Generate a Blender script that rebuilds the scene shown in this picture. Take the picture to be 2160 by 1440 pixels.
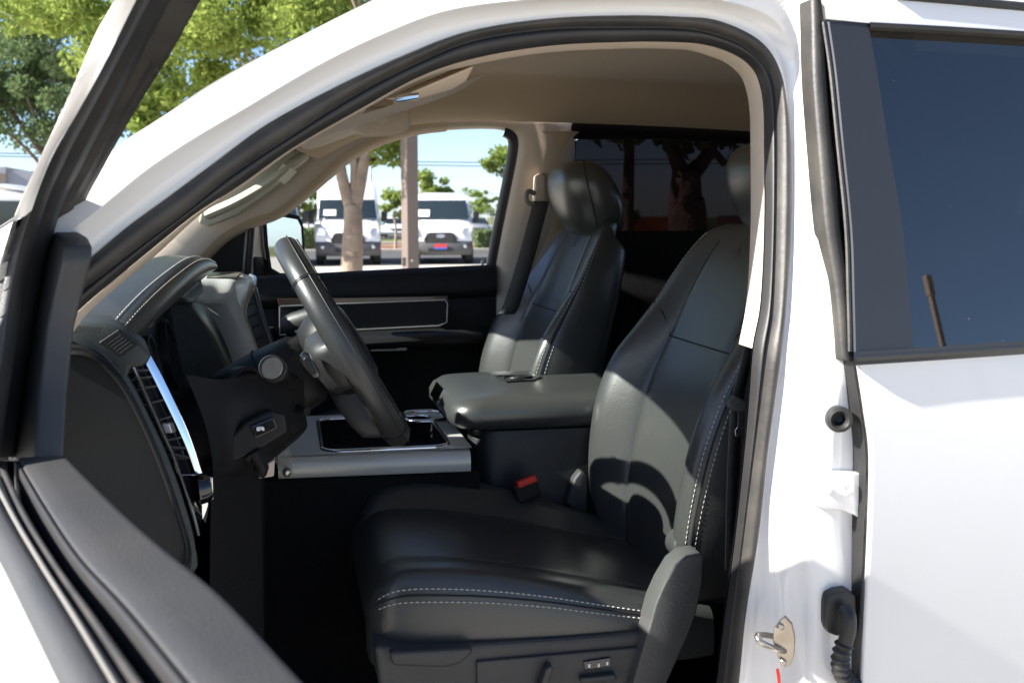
import bpy, bmesh, math, random
from mathutils import Vector, Matrix
R = math.radians
random.seed(7)
for o in list(bpy.data.objects):
    bpy.data.objects.remove(o)
SC = bpy.context.scene
COL = SC.collection

# ------------------------------------------------------------------ camera
F = 2250.0                       # focal length in photo pixels (2160 wide)
CAM = Vector((0, 0, 1.55)); YAW = R(12.04); PITCH = R(-6.72)
cd = bpy.data.cameras.new('camera'); cam = bpy.data.objects.new('camera', cd); COL.objects.link(cam)
cam.location = CAM; cam.rotation_euler = (R(90) + PITCH, 0, -YAW)
cd.sensor_width = 36; cd.lens = F / 2160 * 36; cd.clip_start = .02; cd.clip_end = 900
cd.dof.use_dof = True; cd.dof.focus_distance = 1.85; cd.dof.aperture_fstop = 8.5
SC.camera = cam

# ------------------------------------------------------------------ light
EL, AZ = R(33.5), R(4)            # the sun stands ahead of the truck (-X), a little to the driver's side
TOSUN = Vector((-math.cos(EL) * math.cos(AZ), -math.cos(EL) * math.sin(AZ), math.sin(EL)))
w = bpy.data.worlds.new('World'); SC.world = w; w.use_nodes = True
nt = w.node_tree; bg = nt.nodes['Background']
sky = nt.nodes.new('ShaderNodeTexSky'); sky.sky_type = 'NISHITA'; sky.sun_disc = False
sky.sun_elevation = EL; sky.sun_rotation = math.atan2(TOSUN.x, TOSUN.y)
sky.air_density = .65; sky.dust_density = .6; sky.ozone_density = 2.5; sky.altitude = 200
nt.links.new(sky.outputs[0], bg.inputs[0]); bg.inputs[1].default_value = .08
sd = bpy.data.lights.new('sun', 'SUN'); sd.energy = 4.6; sd.angle = R(.53); sd.color = (1, .95, .88)
so = bpy.data.objects.new('sun', sd); COL.objects.link(so); so.location = (-6, -2, 9)
so.rotation_euler = (-TOSUN).to_track_quat('-Z', 'Y').to_euler()
SC.view_settings.view_transform = 'Standard'; SC.view_settings.look = 'None'
SC.view_settings.exposure = 1.7; SC.view_settings.gamma = 1.0
SC.view_settings.use_curve_mapping = False
SC.render.engine = 'CYCLES'
SC.cycles.use_denoising = True
SC.cycles.max_bounces = 10; SC.cycles.transparent_max_bounces = 16
SC.cycles.sample_clamp_indirect = 6; SC.cycles.blur_glossy = .5

# ------------------------------------------------------------------ ray helpers (pixel of the photo -> point on a real surface)
FWD = Vector((math.sin(YAW) * math.cos(PITCH), math.cos(YAW) * math.cos(PITCH), math.sin(PITCH)))
RGT = Vector((math.cos(YAW), -math.sin(YAW), 0)); UPV = RGT.cross(FWD)
def ray(x, y): return FWD + RGT * ((x - 1080) / F) - UPV * ((y - 720) / F)
def at(x, y, Y): d = ray(x, y); return CAM + d * (Y / d.y)
def atZ(x, y, Z): d = ray(x, y); return CAM + d * ((Z - CAM.z) / d.z)
def atX(x, y, X): d = ray(x, y); return CAM + d * (X / d.x)
def atP(x, y, P0, N): d = ray(x, y); return CAM + d * ((P0 - CAM).dot(N) / d.dot(N))
V = Vector

# ------------------------------------------------------------------ materials
M = {}
def mat(name, col, rough=.5, metal=0, spec=.5, coat=0, bump=None, var=None, emit=None, sheen=0):
    m = bpy.data.materials.new(name); m.use_nodes = True; t = m.node_tree; b = t.nodes['Principled BSDF']
    b.inputs['Base Color'].default_value = (*col, 1); b.inputs['Roughness'].default_value = rough
    b.inputs['Metallic'].default_value = metal; b.inputs['Specular IOR Level'].default_value = spec
    b.inputs['Coat Weight'].default_value = coat; b.inputs['Coat Roughness'].default_value = .04
    b.inputs['Sheen Weight'].default_value = sheen
    tc = t.nodes.new('ShaderNodeTexCoord')
    if var:      # (scale, amount, second colour)
        n = t.nodes.new('ShaderNodeTexNoise'); n.inputs['Scale'].default_value = var[0]; n.inputs['Detail'].default_value = 6
        t.links.new(tc.outputs['Object'], n.inputs['Vector'])
        r = t.nodes.new('ShaderNodeMapRange'); r.inputs[1].default_value = .5 - .5 / var[1] * .35; r.inputs[2].default_value = .5 + .5 / var[1] * .35
        t.links.new(n.outputs[0], r.inputs[0])
        mx = t.nodes.new('ShaderNodeMix'); mx.data_type = 'RGBA'
        mx.inputs[6].default_value = (*col, 1); mx.inputs[7].default_value = (*var[2], 1)
        t.links.new(r.outputs[0], mx.inputs[0]); t.links.new(mx.outputs[2], b.inputs['Base Color'])
    if bump:     # (kind, scale, strength, distance)
        if bump[0] == 'v':
            n = t.nodes.new('ShaderNodeTexVoronoi'); out = n.outputs['Distance']
        else:
            n = t.nodes.new('ShaderNodeTexNoise'); n.inputs['Detail'].default_value = 5; out = n.outputs[0]
        n.inputs['Scale'].default_value = bump[1]; t.links.new(tc.outputs['Object'], n.inputs['Vector'])
        bp = t.nodes.new('ShaderNodeBump'); bp.inputs['Strength'].default_value = bump[2]; bp.inputs['Distance'].default_value = bump[3]
        t.links.new(out, bp.inputs['Height']); t.links.new(bp.outputs[0], b.inputs['Normal'])
        if len(bump) > 4:        # broad creases under the grain
            n2 = t.nodes.new('ShaderNodeTexNoise'); n2.inputs['Scale'].default_value = bump[4]; n2.inputs['Detail'].default_value = 3; n2.inputs['Distortion'].default_value = 1.2
            t.links.new(tc.outputs['Object'], n2.inputs['Vector']); b2 = t.nodes.new('ShaderNodeBump'); b2.inputs['Strength'].default_value = bump[5]; b2.inputs['Distance'].default_value = bump[6]
            t.links.new(n2.outputs[0], b2.inputs['Height']); t.links.new(b2.outputs[0], bp.inputs['Normal'])
    M[name] = m; return m
def glass(name, tint, ior=1.5, rough=.0):
    m = bpy.data.materials.new(name); m.use_nodes = True; t = m.node_tree; t.nodes.clear()
    o = t.nodes.new('ShaderNodeOutputMaterial'); tr = t.nodes.new('ShaderNodeBsdfTransparent'); gl = t.nodes.new('ShaderNodeBsdfGlossy')
    tr.inputs[0].default_value = (*tint, 1); gl.inputs['Roughness'].default_value = rough
    if ior > 1.8: gl.inputs['Color'].default_value = (.97, .92, .84, 1)
    mx = t.nodes.new('ShaderNodeMixShader'); g = t.nodes.new('ShaderNodeNewGeometry'); dp = t.nodes.new('ShaderNodeVectorMath'); dp.operation = 'DOT_PRODUCT'
    t.links.new(g.outputs['Normal'], dp.inputs[0]); t.links.new(g.outputs['Incoming'], dp.inputs[1])
    def mth(op, a, b=None):         # Schlick reflectance, the same from both sides of the sheet
        n = t.nodes.new('ShaderNodeMath'); n.operation = op
        for i, v in enumerate((a, b)):
            if v is None: continue
            if isinstance(v, (int, float)): n.inputs[i].default_value = v
            else: t.links.new(v, n.inputs[i])
        return n.outputs[0]
    f0 = 1.6 * ((ior - 1) / (ior + 1)) ** 2
    fr = mth('ADD', mth('MULTIPLY', mth('POWER', mth('SUBTRACT', 1.0, mth('ABSOLUTE', dp.outputs['Value'])), 5.0), 1 - f0), f0)
    t.links.new(fr, mx.inputs[0]); t.links.new(tr.outputs[0], mx.inputs[1]); t.links.new(gl.outputs[0], mx.inputs[2])
    t.links.new(mx.outputs[0], o.inputs[0]); M[name] = m
mat('paint', (.80, .80, .80), .25, coat=.8, var=(4, .6, (.76, .75, .735)))
mat('rubber', (.016, .016, .017), .5, bump=('n', 90, .15, .002), var=(14, .8, (.028, .027, .026)))
mat('seal', (.022, .021, .021), .5, bump=('n', 120, .25, .002), var=(18, .9, (.055, .05, .043)))
mat('plastic', (.010, .010, .011), .45, spec=.28, bump=('v', 900, .15, .001), var=(5, .6, (.015, .0145, .0145)))
mat('trim', (.034, .035, .037), .55, bump=('v', 600, .35, .001), var=(11, .7, (.048, .047, .046)))
mat('soft', (.0085, .0095, .0105), .5, spec=.25, bump=('v', 700, .25, .001), var=(6, .5, (.014, .0155, .016)))
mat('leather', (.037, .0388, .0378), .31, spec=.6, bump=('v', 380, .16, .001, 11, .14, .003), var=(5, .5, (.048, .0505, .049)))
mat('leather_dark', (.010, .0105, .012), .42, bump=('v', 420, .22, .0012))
mat('wheel_leather', (.024, .025, .026), .36, bump=('v', 500, .15, .001), var=(20, .6, (.033, .034, .034)))
mat('beige', (.55, .46, .37), .7, bump=('v', 700, .2, .001), var=(4, .5, (.58, .49, .395)))
mat('headliner', (.50, .385, .255), .95, bump=('n', 400, .3, .001), var=(3, .5, (.55, .425, .28)), sheen=.2)
mat('silver', (.42, .42, .40), .35, metal=.75)
mat('satin', (.56, .56, .53), .34, metal=.15)
mat('dash', (.026, .033, .0335), .5, spec=.35, bump=('v', 500, .3, .001), var=(40, .9, (.040, .047, .046)))
mat('side_trim', (.060, .061, .060), .55, bump=('v', 600, .35, .001))
mat('hub', (.020, .0205, .021), .45, bump=('v', 800, .2, .001))
mat('chrome', (.72, .74, .77), .1, metal=1)
mat('steel', (.55, .52, .46), .3, metal=.9, var=(30, .8, (.35, .3, .25)))
mat('screen', (.008, .009, .011), .12)
mat('piano', (.008, .008, .009), .1, coat=.5)
mat('wood', (.05, .025, .016), .3, coat=.5)
mat('carpet', (.011, .011, .0115), .95, spec=.15, bump=('n', 300, .6, .003))
mat('thread', (.46, .445, .41), .8)
mat('seam', (.008, .008, .009), .8)
mat('white_print', (.8, .8, .8), .6)
mat('label_cream', (.62, .58, .44), .7, var=(60, 1, (.52, .48, .36)))
mat('red', (.75, .03, .015), .35)
mat('satin_black', (.026, .028, .031), .36, coat=.25)
mat('belt', (.05, .05, .05), .75, bump=('n', 900, .3, .001))
mat('light_plastic', (.20, .19, .17), .5)
mat('sky_mirror', (.50, .52, .54), .02, metal=1)
glass('windshield', (.86, .92, .90))
glass('pane', (.95, .97, .97))
glass('tint', (.005, .006, .008), 2.0)
t_ = M['tint'].node_tree                        # dust specks on the outside of the dark pane
vo = t_.nodes.new('ShaderNodeTexVoronoi'); vo.inputs['Scale'].default_value = 38; tcx = t_.nodes.new('ShaderNodeTexCoord'); t_.links.new(tcx.outputs['Object'], vo.inputs['Vector'])
sp0 = t_.nodes.new('ShaderNodeSeparateColor'); t_.links.new(vo.outputs['Color'], sp0.inputs[0]); mu0 = t_.nodes.new('ShaderNodeMath'); mu0.operation = 'MULTIPLY'; mu0.inputs[1].default_value = .045; t_.links.new(sp0.outputs[0], mu0.inputs[0])
lt0 = t_.nodes.new('ShaderNodeMath'); lt0.operation = 'LESS_THAN'; t_.links.new(vo.outputs['Distance'], lt0.inputs[0]); t_.links.new(mu0.outputs[0], lt0.inputs[1])
df0 = t_.nodes.new('ShaderNodeBsdfDiffuse'); df0.inputs[0].default_value = (.16, .155, .15, 1); mx0 = t_.nodes.new('ShaderNodeMixShader'); ou0 = [n for n in t_.nodes if n.type == 'OUTPUT_MATERIAL'][0]
t_.links.new(lt0.outputs[0], mx0.inputs[0]); t_.links.new(ou0.inputs[0].links[0].from_socket, mx0.inputs[1]); t_.links.new(df0.outputs[0], mx0.inputs[2]); t_.links.new(mx0.outputs[0], ou0.inputs[0])
glass('tint_rear', (.016, .0135, .0155), 1.3)
mat('cream', (.42, .39, .30), .6)
glass('clear_tag', (.75, .77, .77), 1.4, .2)

# ------------------------------------------------------------------ mesh helpers
def link(name, me, m, parent=None, smooth=True):
    o = bpy.data.objects.new(name, me); COL.objects.link(o)
    if m: me.materials.append(M[m] if isinstance(m, str) else m)
    if smooth:
        me.polygons.foreach_set('use_smooth', [True] * len(me.polygons))
    if parent is not None:
        o.parent = parent
        if parent.type == 'EMPTY': o.matrix_parent_inverse = Matrix.Translation(-parent.location)
    return o
def mesh(name, vs, fs, m, parent=None, smooth=True, solid=0, bevel=0, sub=0, autos=None):
    me = bpy.data.meshes.new(name); me.from_pydata([tuple(v) for v in vs], [], fs); me.update()
    bm = bmesh.new(); bm.from_mesh(me); bmesh.ops.recalc_face_normals(bm, faces=bm.faces)
    if autos is not None:
        for e in bm.edges:
            if len(e.link_faces) == 2 and e.calc_face_angle(0) > R(autos): e.smooth = False
    bm.to_mesh(me); bm.free()
    o = link(name, me, m, parent, smooth)
    if solid:
        s = o.modifiers.new('s', 'SOLIDIFY'); s.thickness = solid; s.offset = 0
    if bevel:
        b = o.modifiers.new('b', 'BEVEL'); b.width = bevel; b.segments = 3; b.limit_method = 'ANGLE'; b.angle_limit = R(40)
    if sub:
        s = o.modifiers.new('u', 'SUBSURF'); s.levels = sub; s.render_levels = sub
    return o
def cr(pts, n):                       # Catmull-Rom through pts, n samples per span
    pts = [V(p) for p in pts]; out = []
    for i in range(len(pts) - 1):
        p0 = pts[i - 1] if i else pts[0] * 2 - pts[1]; p1, p2 = pts[i], pts[i + 1]
        p3 = pts[i + 2] if i + 2 < len(pts) else pts[-1] * 2 - pts[-2]
        for k in range(n):
            t = k / n
            out.append(.5 * ((2 * p1) + (p2 - p0) * t + (2 * p0 - 5 * p1 + 4 * p2 - p3) * t * t + (3 * p1 - p0 - 3 * p2 + p3) * t ** 3))
    out.append(pts[-1]); return out
def lin(pts, n):
    out = []
    for a, b in zip(pts[:-1], pts[1:]):
        for k in range(n): out.append(V(a).lerp(V(b), k / n))
    out.append(V(pts[-1])); return out
def even(pts, n):                     # n points evenly spaced by length
    L = [0]
    for a, b in zip(pts[:-1], pts[1:]): L.append(L[-1] + (b - a).length)
    out = []; j = 0
    for k in range(n):
        s = L[-1] * k / (n - 1)
        while j < len(pts) - 2 and L[j + 1] < s: j += 1
        out.append(pts[j].lerp(pts[j + 1], (s - L[j]) / max(1e-9, L[j + 1] - L[j])))
    return out
def grid_faces(nr, nc, cu=False, cv=False):
    fs = []
    for i in range(nr if cu else nr - 1):
        for j in range(nc if cv else nc - 1):
            fs.append((i * nc + j, i * nc + (j + 1) % nc, ((i + 1) % nr) * nc + (j + 1) % nc, ((i + 1) % nr) * nc + j))
    return fs
def loft(name, rows, m, parent=None, cu=False, cv=False, caps=False, **k):
    nr, nc = len(rows), len(rows[0]); vs = [p for r in rows for p in r]; fs = grid_faces(nr, nc, cu, cv)
    if caps: fs += [tuple(range(nc)), tuple((nr - 1) * nc + j for j in range(nc))]
    return mesh(name, vs, fs, m, parent, **k)
def tube_geo(path, ra, rb=None, n=10, up=None, taper=None):
    rb = rb or ra; path = [V(p) for p in path]; vs = []; N = len(path); prev = None
    for i, p in enumerate(path):
        t = (path[min(i + 1, N - 1)] - path[max(i - 1, 0)]).normalized()
        if up is not None: a = (V(up) - t * V(up).dot(t)).normalized()
        else:
            a = prev if prev is not None else (V((0, 0, 1)) if abs(t.z) < .9 else V((1, 0, 0)))
            a = (a - t * a.dot(t)).normalized()
        prev = a; b = t.cross(a); s = taper[i] if taper else 1
        for k in range(n):
            th = 2 * math.pi * k / n
            vs.append(p + a * (math.cos(th) * ra * s) + b * (math.sin(th) * rb * s))
    fs = grid_faces(N, n, False, True) + [tuple(range(n)), tuple((N - 1) * n + j for j in range(n))]
    return vs, fs
def tube(name, path, ra, m, parent=None, rb=None, n=10, up=None, taper=None, **k):
    vs, fs = tube_geo(path, ra, rb, n, up, taper)
    k.setdefault('autos', 50)
    return mesh(name, vs, fs, m, parent, **k)
def prism(name, outline, off, m, parent=None, bevel=0, smooth=False):   # a polygon pushed along a vector
    n = len(outline); off = V(off); vs = [V(p) for p in outline] + [V(p) + off for p in outline]
    fs = [tuple(range(n)), tuple(range(2 * n - 1, n - 1, -1))] + [(i, (i + 1) % n, n + (i + 1) % n, n + i) for i in range(n)]
    return mesh(name, vs, fs, m, parent, smooth=smooth, bevel=bevel)
def box(name, c, s, m, parent=None, rot=None, bevel=.004, smooth=False):
    c = V(c); hx, hy, hz = s[0] / 2, s[1] / 2, s[2] / 2
    vs = [V((x, y, z)) for z in (-hz, hz) for x, y in ((-hx, -hy), (hx, -hy), (hx, hy), (-hx, hy))]
    if rot is not None: vs = [rot @ v for v in vs]
    vs = [v + c for v in vs]
    fs = [(0, 1, 2, 3), (4, 5, 6, 7), (0, 1, 5, 4), (1, 2, 6, 5), (2, 3, 7, 6), (3, 0, 4, 7)]
    return mesh(name, vs, fs, m, parent, smooth=smooth, bevel=bevel)
def lathe(name, c, axis, prof, m, parent=None, n=24, **k):             # prof: (radius, height along axis)
    c = V(c); ax = V(axis).normalized(); a = ax.orthogonal().normalized(); b = ax.cross(a); rows = []
    for r, h in prof:
        rows.append([c + ax * h + (a * math.cos(2 * math.pi * j / n) + b * math.sin(2 * math.pi * j / n)) * max(r, 1e-4) for j in range(n)])
    k.setdefault('autos', 40)
    return loft(name, rows, m, parent, cv=True, caps=True, **k)
def stitches(name, path, m, parent, step=.0075, ln=.0048, r=.0011):
    pts = even(path, max(3, int(sum((b - a).length for a, b in zip(path[:-1], path[1:])) / step))); vs = []; fs = []
    for a, b in zip(pts[:-1], pts[1:]):
        d = (b - a).normalized(); v2, f2 = tube_geo([a, a + d * ln * .5, a + d * ln], r, n=5, taper=[.6, 1, .6])
        o = len(vs); vs += v2; fs += [tuple(o + i for i in f) for f in f2]
    o = mesh(name, vs, fs, m, parent); o['kind'] = 'stuff'; return o
def empty(name, loc, label, cat, group=None):
    o = bpy.data.objects.new(name, None); COL.objects.link(o); o.location = loc; o.empty_display_size = .2
    o['label'] = label; o['category'] = cat
    if group: o['group'] = group
    return o
def tag(o, label, cat, group=None, kind=None):
    o['label'] = label; o['category'] = cat
    if group: o['group'] = group
    if kind: o['kind'] = kind
    return o
# ------------------------------------------------------------------ the truck: cab shell
YC = 2.17                                            # centre line of the truck
truck = empty('pickup_truck', (.9, YC, 0), 'white crew cab pickup truck with its front door standing open', 'truck')
def yside(z): return 1.33 + max(0, z - 1.36) * .24 - max(0, 1.2 - z) * .03     # surface of the door opening flange
def side(x, y, off=0):
    Y = 1.35
    for _ in range(6): p = at(x, y, Y); Y = yside(p.z) + off
    return at(x, y, Y)
def mir(p): return V((p.x, 2 * YC - p.y, p.z))
C0 = [(-20, 497), (80, 432), (160, 374), (250, 312), (350, 248), (467, 171), (630, 85), (770, 14), (900, -45), (1110, -80), (1305, -95), (1450, -95), (1545, -95), (1650, -75), (1722, -30)]
C1 = [(30, 575), (100, 525), (210, 440), (305, 362), (400, 298), (515, 230), (672, 138), (812, 70), (953, 20), (1140, -3), (1315, -10), (1450, -8),
      (1530, 2), (1612, 28), (1655, 65), (1676, 125), (1683, 195), (1682, 300), (1681, 480), (1676, 647), (1665, 747), (1655, 850), (1642, 960), (1628, 1100), (1640, 1293), (1640, 1440), (1630, 1700)]
C2 = [(90, 625), (190, 545), (267, 480), (360, 412), (453, 343), (567, 260), (720, 178), (853, 117), (987, 67), (1153, 40), (1320, 33), (1440, 36),
      (1507, 42), (1573, 67), (1617, 100), (1643, 145), (1657, 200), (1667, 300), (1668, 480), (1657, 647), (1647, 747), (1633, 850), (1618, 960), (1600, 1127), (1573, 1293), (1558, 1440), (1530, 1700)]
C3 = [(115, 652), (213, 580), (298, 515), (390, 448), (488, 368), (598, 296), (745, 201), (875, 134), (1000, 83), (1160, 59), (1325, 56), (1438, 58),
      (1503, 69), (1563, 92), (1602, 122), (1627, 160), (1637, 215), (1640, 310), (1638, 480), (1632, 647), (1618, 747), (1605, 850), (1591, 960), (1570, 1127), (1550, 1293), (1533, 1440), (1505, 1700)]
C4 = [(130, 690), (200, 625), (315, 530), (412, 452), (508, 390), (618, 312), (762, 229), (890, 160), (1010, 121), (1165, 96), (1328, 88), (1435, 89),
      (1492, 95), (1548, 114), (1585, 140), (1603, 172), (1612, 225), (1614, 310), (1614, 480), (1606, 640), (1589, 735), (1580, 850), (1570, 960), (1552, 1127), (1530, 1293), (1512, 1440), (1485, 1700)]
N = 6
c1off = lambda i: -.048 if i < 12 else (-.012 if i > 15 else -.048 + .012 * (i - 12))
r1 = cr([side(x, y, c1off(i)) for i, (x, y) in enumerate(C1)], N); r2 = cr([side(x, y, -.004) for x, y in C2], N)
r12 = [a.lerp(b, .5) + V((0, .014, .004)) for a, b in zip(r1, r2)]
r12a = [a.lerp(b, .12) + V((0, .002, 0)) for a, b in zip(r1, r2)]; r12b = [a.lerp(b, .85) + V((0, .008, 0)) for a, b in zip(r1, r2)]
r2b = [p + V((0, .03, 0)) for p in r2]
# A pillar and roof rail, outer skin
nA = 14 * N + 1
r0 = cr([side(x, y, .0 if i < 7 else .025 * (i - 6) if i < 12 else (.09, .03, -.05)[i - 12]) for i, (x, y) in enumerate(C0)], N)
rm = [a.lerp(b, .5) + V((-.006, -.012, .012)) for a, b in zip(r0, r1)]
rm1 = [a.lerp(b, .25) + V((-.004, -.009, .010)) for a, b in zip(r0, r1)]; rm2 = [a.lerp(b, .8) + V((-.003, -.008, .006)) for a, b in zip(r0, r1)]
frame = loft('side_frame', [r1, r12a, r12, r12b, r2, r2b], 'paint', truck)
loft('outer_skin', [r0, rm1, rm, rm2, r1[:nA]], 'paint', frame)
tube('windshield_edge', [p + V((-.001, .002, .001)) for p in r0[:44]], .0022, 'light_plastic', frame, n=6)
# weatherstrip round the opening: flange lip, bulb, inner bulb
r3 = cr([side(x, y, .006) for x, y in C3], N); r4 = cr([side(x, y, .03) for x, y in C4], N)
def bulge(a, b, ks, h, d=V((0, -1, 0))):
    return [[p.lerp(q, k) + d * (h * math.sin(math.pi * k) ** .7) for p, q in zip(a, b)] for k in ks]
ks = [0, .06, .2, .4, .6, .8, .94, 1]
loft('door_seal', bulge(r2, r3, ks, .010), 'seal', frame)
r3b = [p.lerp(q, .06) + V((0, .006, 0)) for p, q in zip(r3, r4)]
loft('inner_seal', [[p + V((0, .02, 0)) for p in r3], r3] + bulge(r3b, r4, ks, .009), 'rubber', frame)
r5 = [p + V((0, .03, 0)) + ((p - q).normalized() * .012) for p, q in zip(r4, r3)]
# beige inner trim lip (A pillar wide, header thin, B pillar front edge)
c4p = [side(x, y, .03) for x, y in C4]
TW = [.022, .020, .016, .010, .005, .004, .004, .005, .006, .006, .006, .006, .006, .008, .010, .010, .009, .009, .009, .009, .008]
ti = [p + V((0, .035 if k_ > 7 else .014, 0)) + (p - q).normalized() * w_ for k_, (p, q, w_) in enumerate(zip(c4p, [side(x, y, .006) for x, y in C3], TW))]
IN = [V((-.005, .008, .006)) if i < 2 else V((-.012, .008, .016)) if i < 8 else V((.03, .05, .015)) if i < 12 else V((.045, .05, 0)) for i in range(27)]
t2 = [p + IN[i] + (p - q).normalized() * (.004 if i < 2 else 0) for i, (p, q) in enumerate(zip(ti, c4p))]
loft('pillar_trim', [[p + V((0, .004, 0)) for p in r4[:20 * N + 1]], cr(ti, N), cr(t2, N), cr([p + IN[i] + V((0, 0, .01)) for i, p in enumerate(t2)], N)], 'beige', truck)
# lower dark trim on the pillar
lt = r4[20 * N:]
loft('lower_pillar_trim', [[p + V((0, .004, 0)) for p in lt], [p + V((.012, .03, 0)) for p in lt], [p + V((.05, .10, 0)) for p in lt], [p + V((.14, .13, 0)) for p in lt]], 'plastic', truck)
# windshield
WR = 33
rows = []
for k in range(WR):
    t = k / (WR - 1); b = 4 * t * (1 - t); row = []
    for i, p in enumerate(r0[:44]):
        q = mir(p); s = i / 43
        row.append(p.lerp(q, t) + V((-.10, 0, .0)) * b)
    rows.append(row)
# pull the header of the glass forward so that the roof edge is bowed
loft('windshield', rows, 'windshield', truck)
hdr = [rows[k][-1] for k in range(WR)]
low = [34 - 16 * math.exp(-min(k, WR - 1 - k) / 4.5) for k in range(WR)]          # unseen ceramic band, deepened towards the pillars to shape the shadow on the seats
loft('header_shadow_band', [[rows[k][min(43, int(lw + (43 - lw) * j / 8))].lerp(rows[k][min(43, int(lw + (43 - lw) * j / 8) + 1)], (lw + (43 - lw) * j / 8) % 1) + V((.006, 0, -.006)) for j in range(9)] for k, lw in enumerate(low)], 'plastic', truck)
# roof
near = r0[43:11 * N + 1]; ext = [near[-1] + V((x, .012 * x, -.035 * x * x)) for x in (.2, .5, .9, 1.3, 1.6)]
near = near + ext
rows = []
for k in range(WR):
    t = k / (WR - 1); b = 4 * t * (1 - t); f = rows and None
    row = []
    for i, p in enumerate(near):
        q = mir(p); s = max(0, 1 - i / 10)
        row.append(p.lerp(q, t) + V((-.10 * b * s, 0, .05 * b * (1 - s))))
    rows.append(row)
loft('roof', rows, 'paint', truck)
# B pillar: stepped face between the opening and the rear door
CB = {12: (1640, -110), 13: (1702, -40), 14: (1712, 30), 15: (1713, 90), 16: (1715, 195), 17: (1722, 300), 18: (1732, 480), 19: (1736, 647), 20: (1727, 747), 21: (1712, 850), 22: (1700, 960), 23: (1690, 1100), 24: (1712, 1250), 25: (1706, 1440), 26: (1690, 1700)}
p1 = [side(*C1[i], c1off(i)) for i in range(12, 27)]
pb = [side(*CB[i], -.062) for i in range(12, 27)]
pc = [p + V((.055, .004, 0)) for p in pb]; pd = [p + V((.16, .006, 0)) for p in pb]
A1, B1, C_, D1 = cr(p1, N), cr(pb, N), cr(pc, N), cr(pd, N)
pil = loft('door_pillar', [A1, [a.lerp(b, .12) + V((.002, -.0, 0)) for a, b in zip(A1, B1)], [a.lerp(b, .85) for a, b in zip(A1, B1)], [a.lerp(c, .12) + V((0, -.003, 0)) for a, c in zip(B1, C_)],
                           C_, D1], 'paint', truck)
# interior back of the B pillar (beige) and rear cab wall
# ------------------------------------------------------------------ rear door (closed)
def yr(z): return 1.245 + max(0, z - 1.38) * .23 + max(0, .95 - z) * .02
def rd(x, y, off=0):
    Y = 1.25
    for _ in range(6): p = at(x, y, Y); Y = yr(p.z) + off
    return at(x, y, Y)
def rdw(X, Z, off=0): return V((X, yr(Z) + off, Z))
belt = [rd(1800, 752), rd(1980, 741), rd(2160, 729)]
bx0 = belt[0]; sl = (belt[2].z - belt[0].z) / (belt[2].x - belt[0].x)
XR = bx0.x + 1.12                                   # rear edge of the door
fe = cr([rd(1803, 760), rd(1817, 870), rd(1826, 960), rd(1822, 1127), rd(1817, 1293), rd(1814, 1440), rd(1808, 1600), rd(1790, 1900)], 4)
rows = []
for j in range(18):
    t = (0, .006, .02, .05)[j] if j < 4 else (j - 3) / 14; row = []
    for p in fe:
        z = p.z + sl * (XR - p.x) * t
        row.append(V((p.x + (XR - p.x) * t, yr(z) - .012 * math.sin(math.pi * min(1, max(0, (1.42 - z) / .5))) + .0015 * math.sin(9 * t + z * 7), z)))
    rows.append(row)
edge_in = [[p + V((.004, .004, 0)) for p in rows[0]], [p + V((.006, .05, 0)) for p in rows[0]]]
rear = loft('rear_door', [edge_in[1], edge_in[0]] + rows, 'paint', truck)
loft('gap_seal', [[p + V((.0, .010, 0)) for p in rows[0]], [p + V((-.002, .016, 0)) for p in rows[0]], [p + V((-.003, .04, 0)) for p in rows[0]]], 'rubber', rear)
# belt moulding
mt = lambda y, off: [rd(1801, 742 + y, off), rd(1980, 731 + y, off), rd(2160, 718.5 + y, off)]
def ext_line(pts): return pts + [pts[-1] + (pts[-1] - pts[0]).normalized() * .75]
mrows = [ext_line(mt(0, .0)), ext_line(mt(1, -.012)), ext_line(mt(14, -.016)), ext_line(mt(27, -.012)), ext_line(mt(30, .0))]
o = loft('belt_moulding', mrows, 'satin_black', rear, bevel=0)
prism('moulding_cap', [r[0] for r in mrows], (.004, .0, 0), 'satin_black', rear)
# black pillar cover
ap = [(1745, 46), (1760, 150), (1775, 300), (1793, 480), (1798, 620), (1801, 742)]
aq = [(1833, 49), (1851, 140), (1876, 300), (1907, 480), (1921, 640), (1931, 736)]
a1 = cr([rd(x, y, -.004) for x, y in ap], 4); a2 = cr([rd(x, y, -.004) for x, y in aq], 4)
loft('pillar_cover', [[p + V((.003, .03, 0)) for p in a1], [p + V((0, .003, 0)) for p in a1], [p + V((.003, 0, 0)) for p in a1], [p - V((.002, 0, 0)) for p in a2], [p + V((0, .003, 0)) for p in a2], [p + V((0, .02, 0)) for p in a2]], 'satin_black', rear, autos=35)
tube('cover_lip', [p + V((-.003, .004, 0)) for p in a1], .003, 'seal', rear, n=6)
# tinted glass
g1 = cr([rd(x - 8, y, .010) for x, y in aq], 4)
grow = []
for j in range(9):
    t = j / 8
    col = []
    for p in g1:
        z = p.z + (sl * (1 - (p.z - 1.40) / .38) - .030 * (p.z - 1.40) / .38) * (XR - p.x) * t
        col.append(V((p.x + (XR - .06 - p.x) * t, 1.245 + (z - 1.38) * .23 + .010, z)))
    grow.append(col)
loft('window_pane', grow, 'tint', rear)
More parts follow.
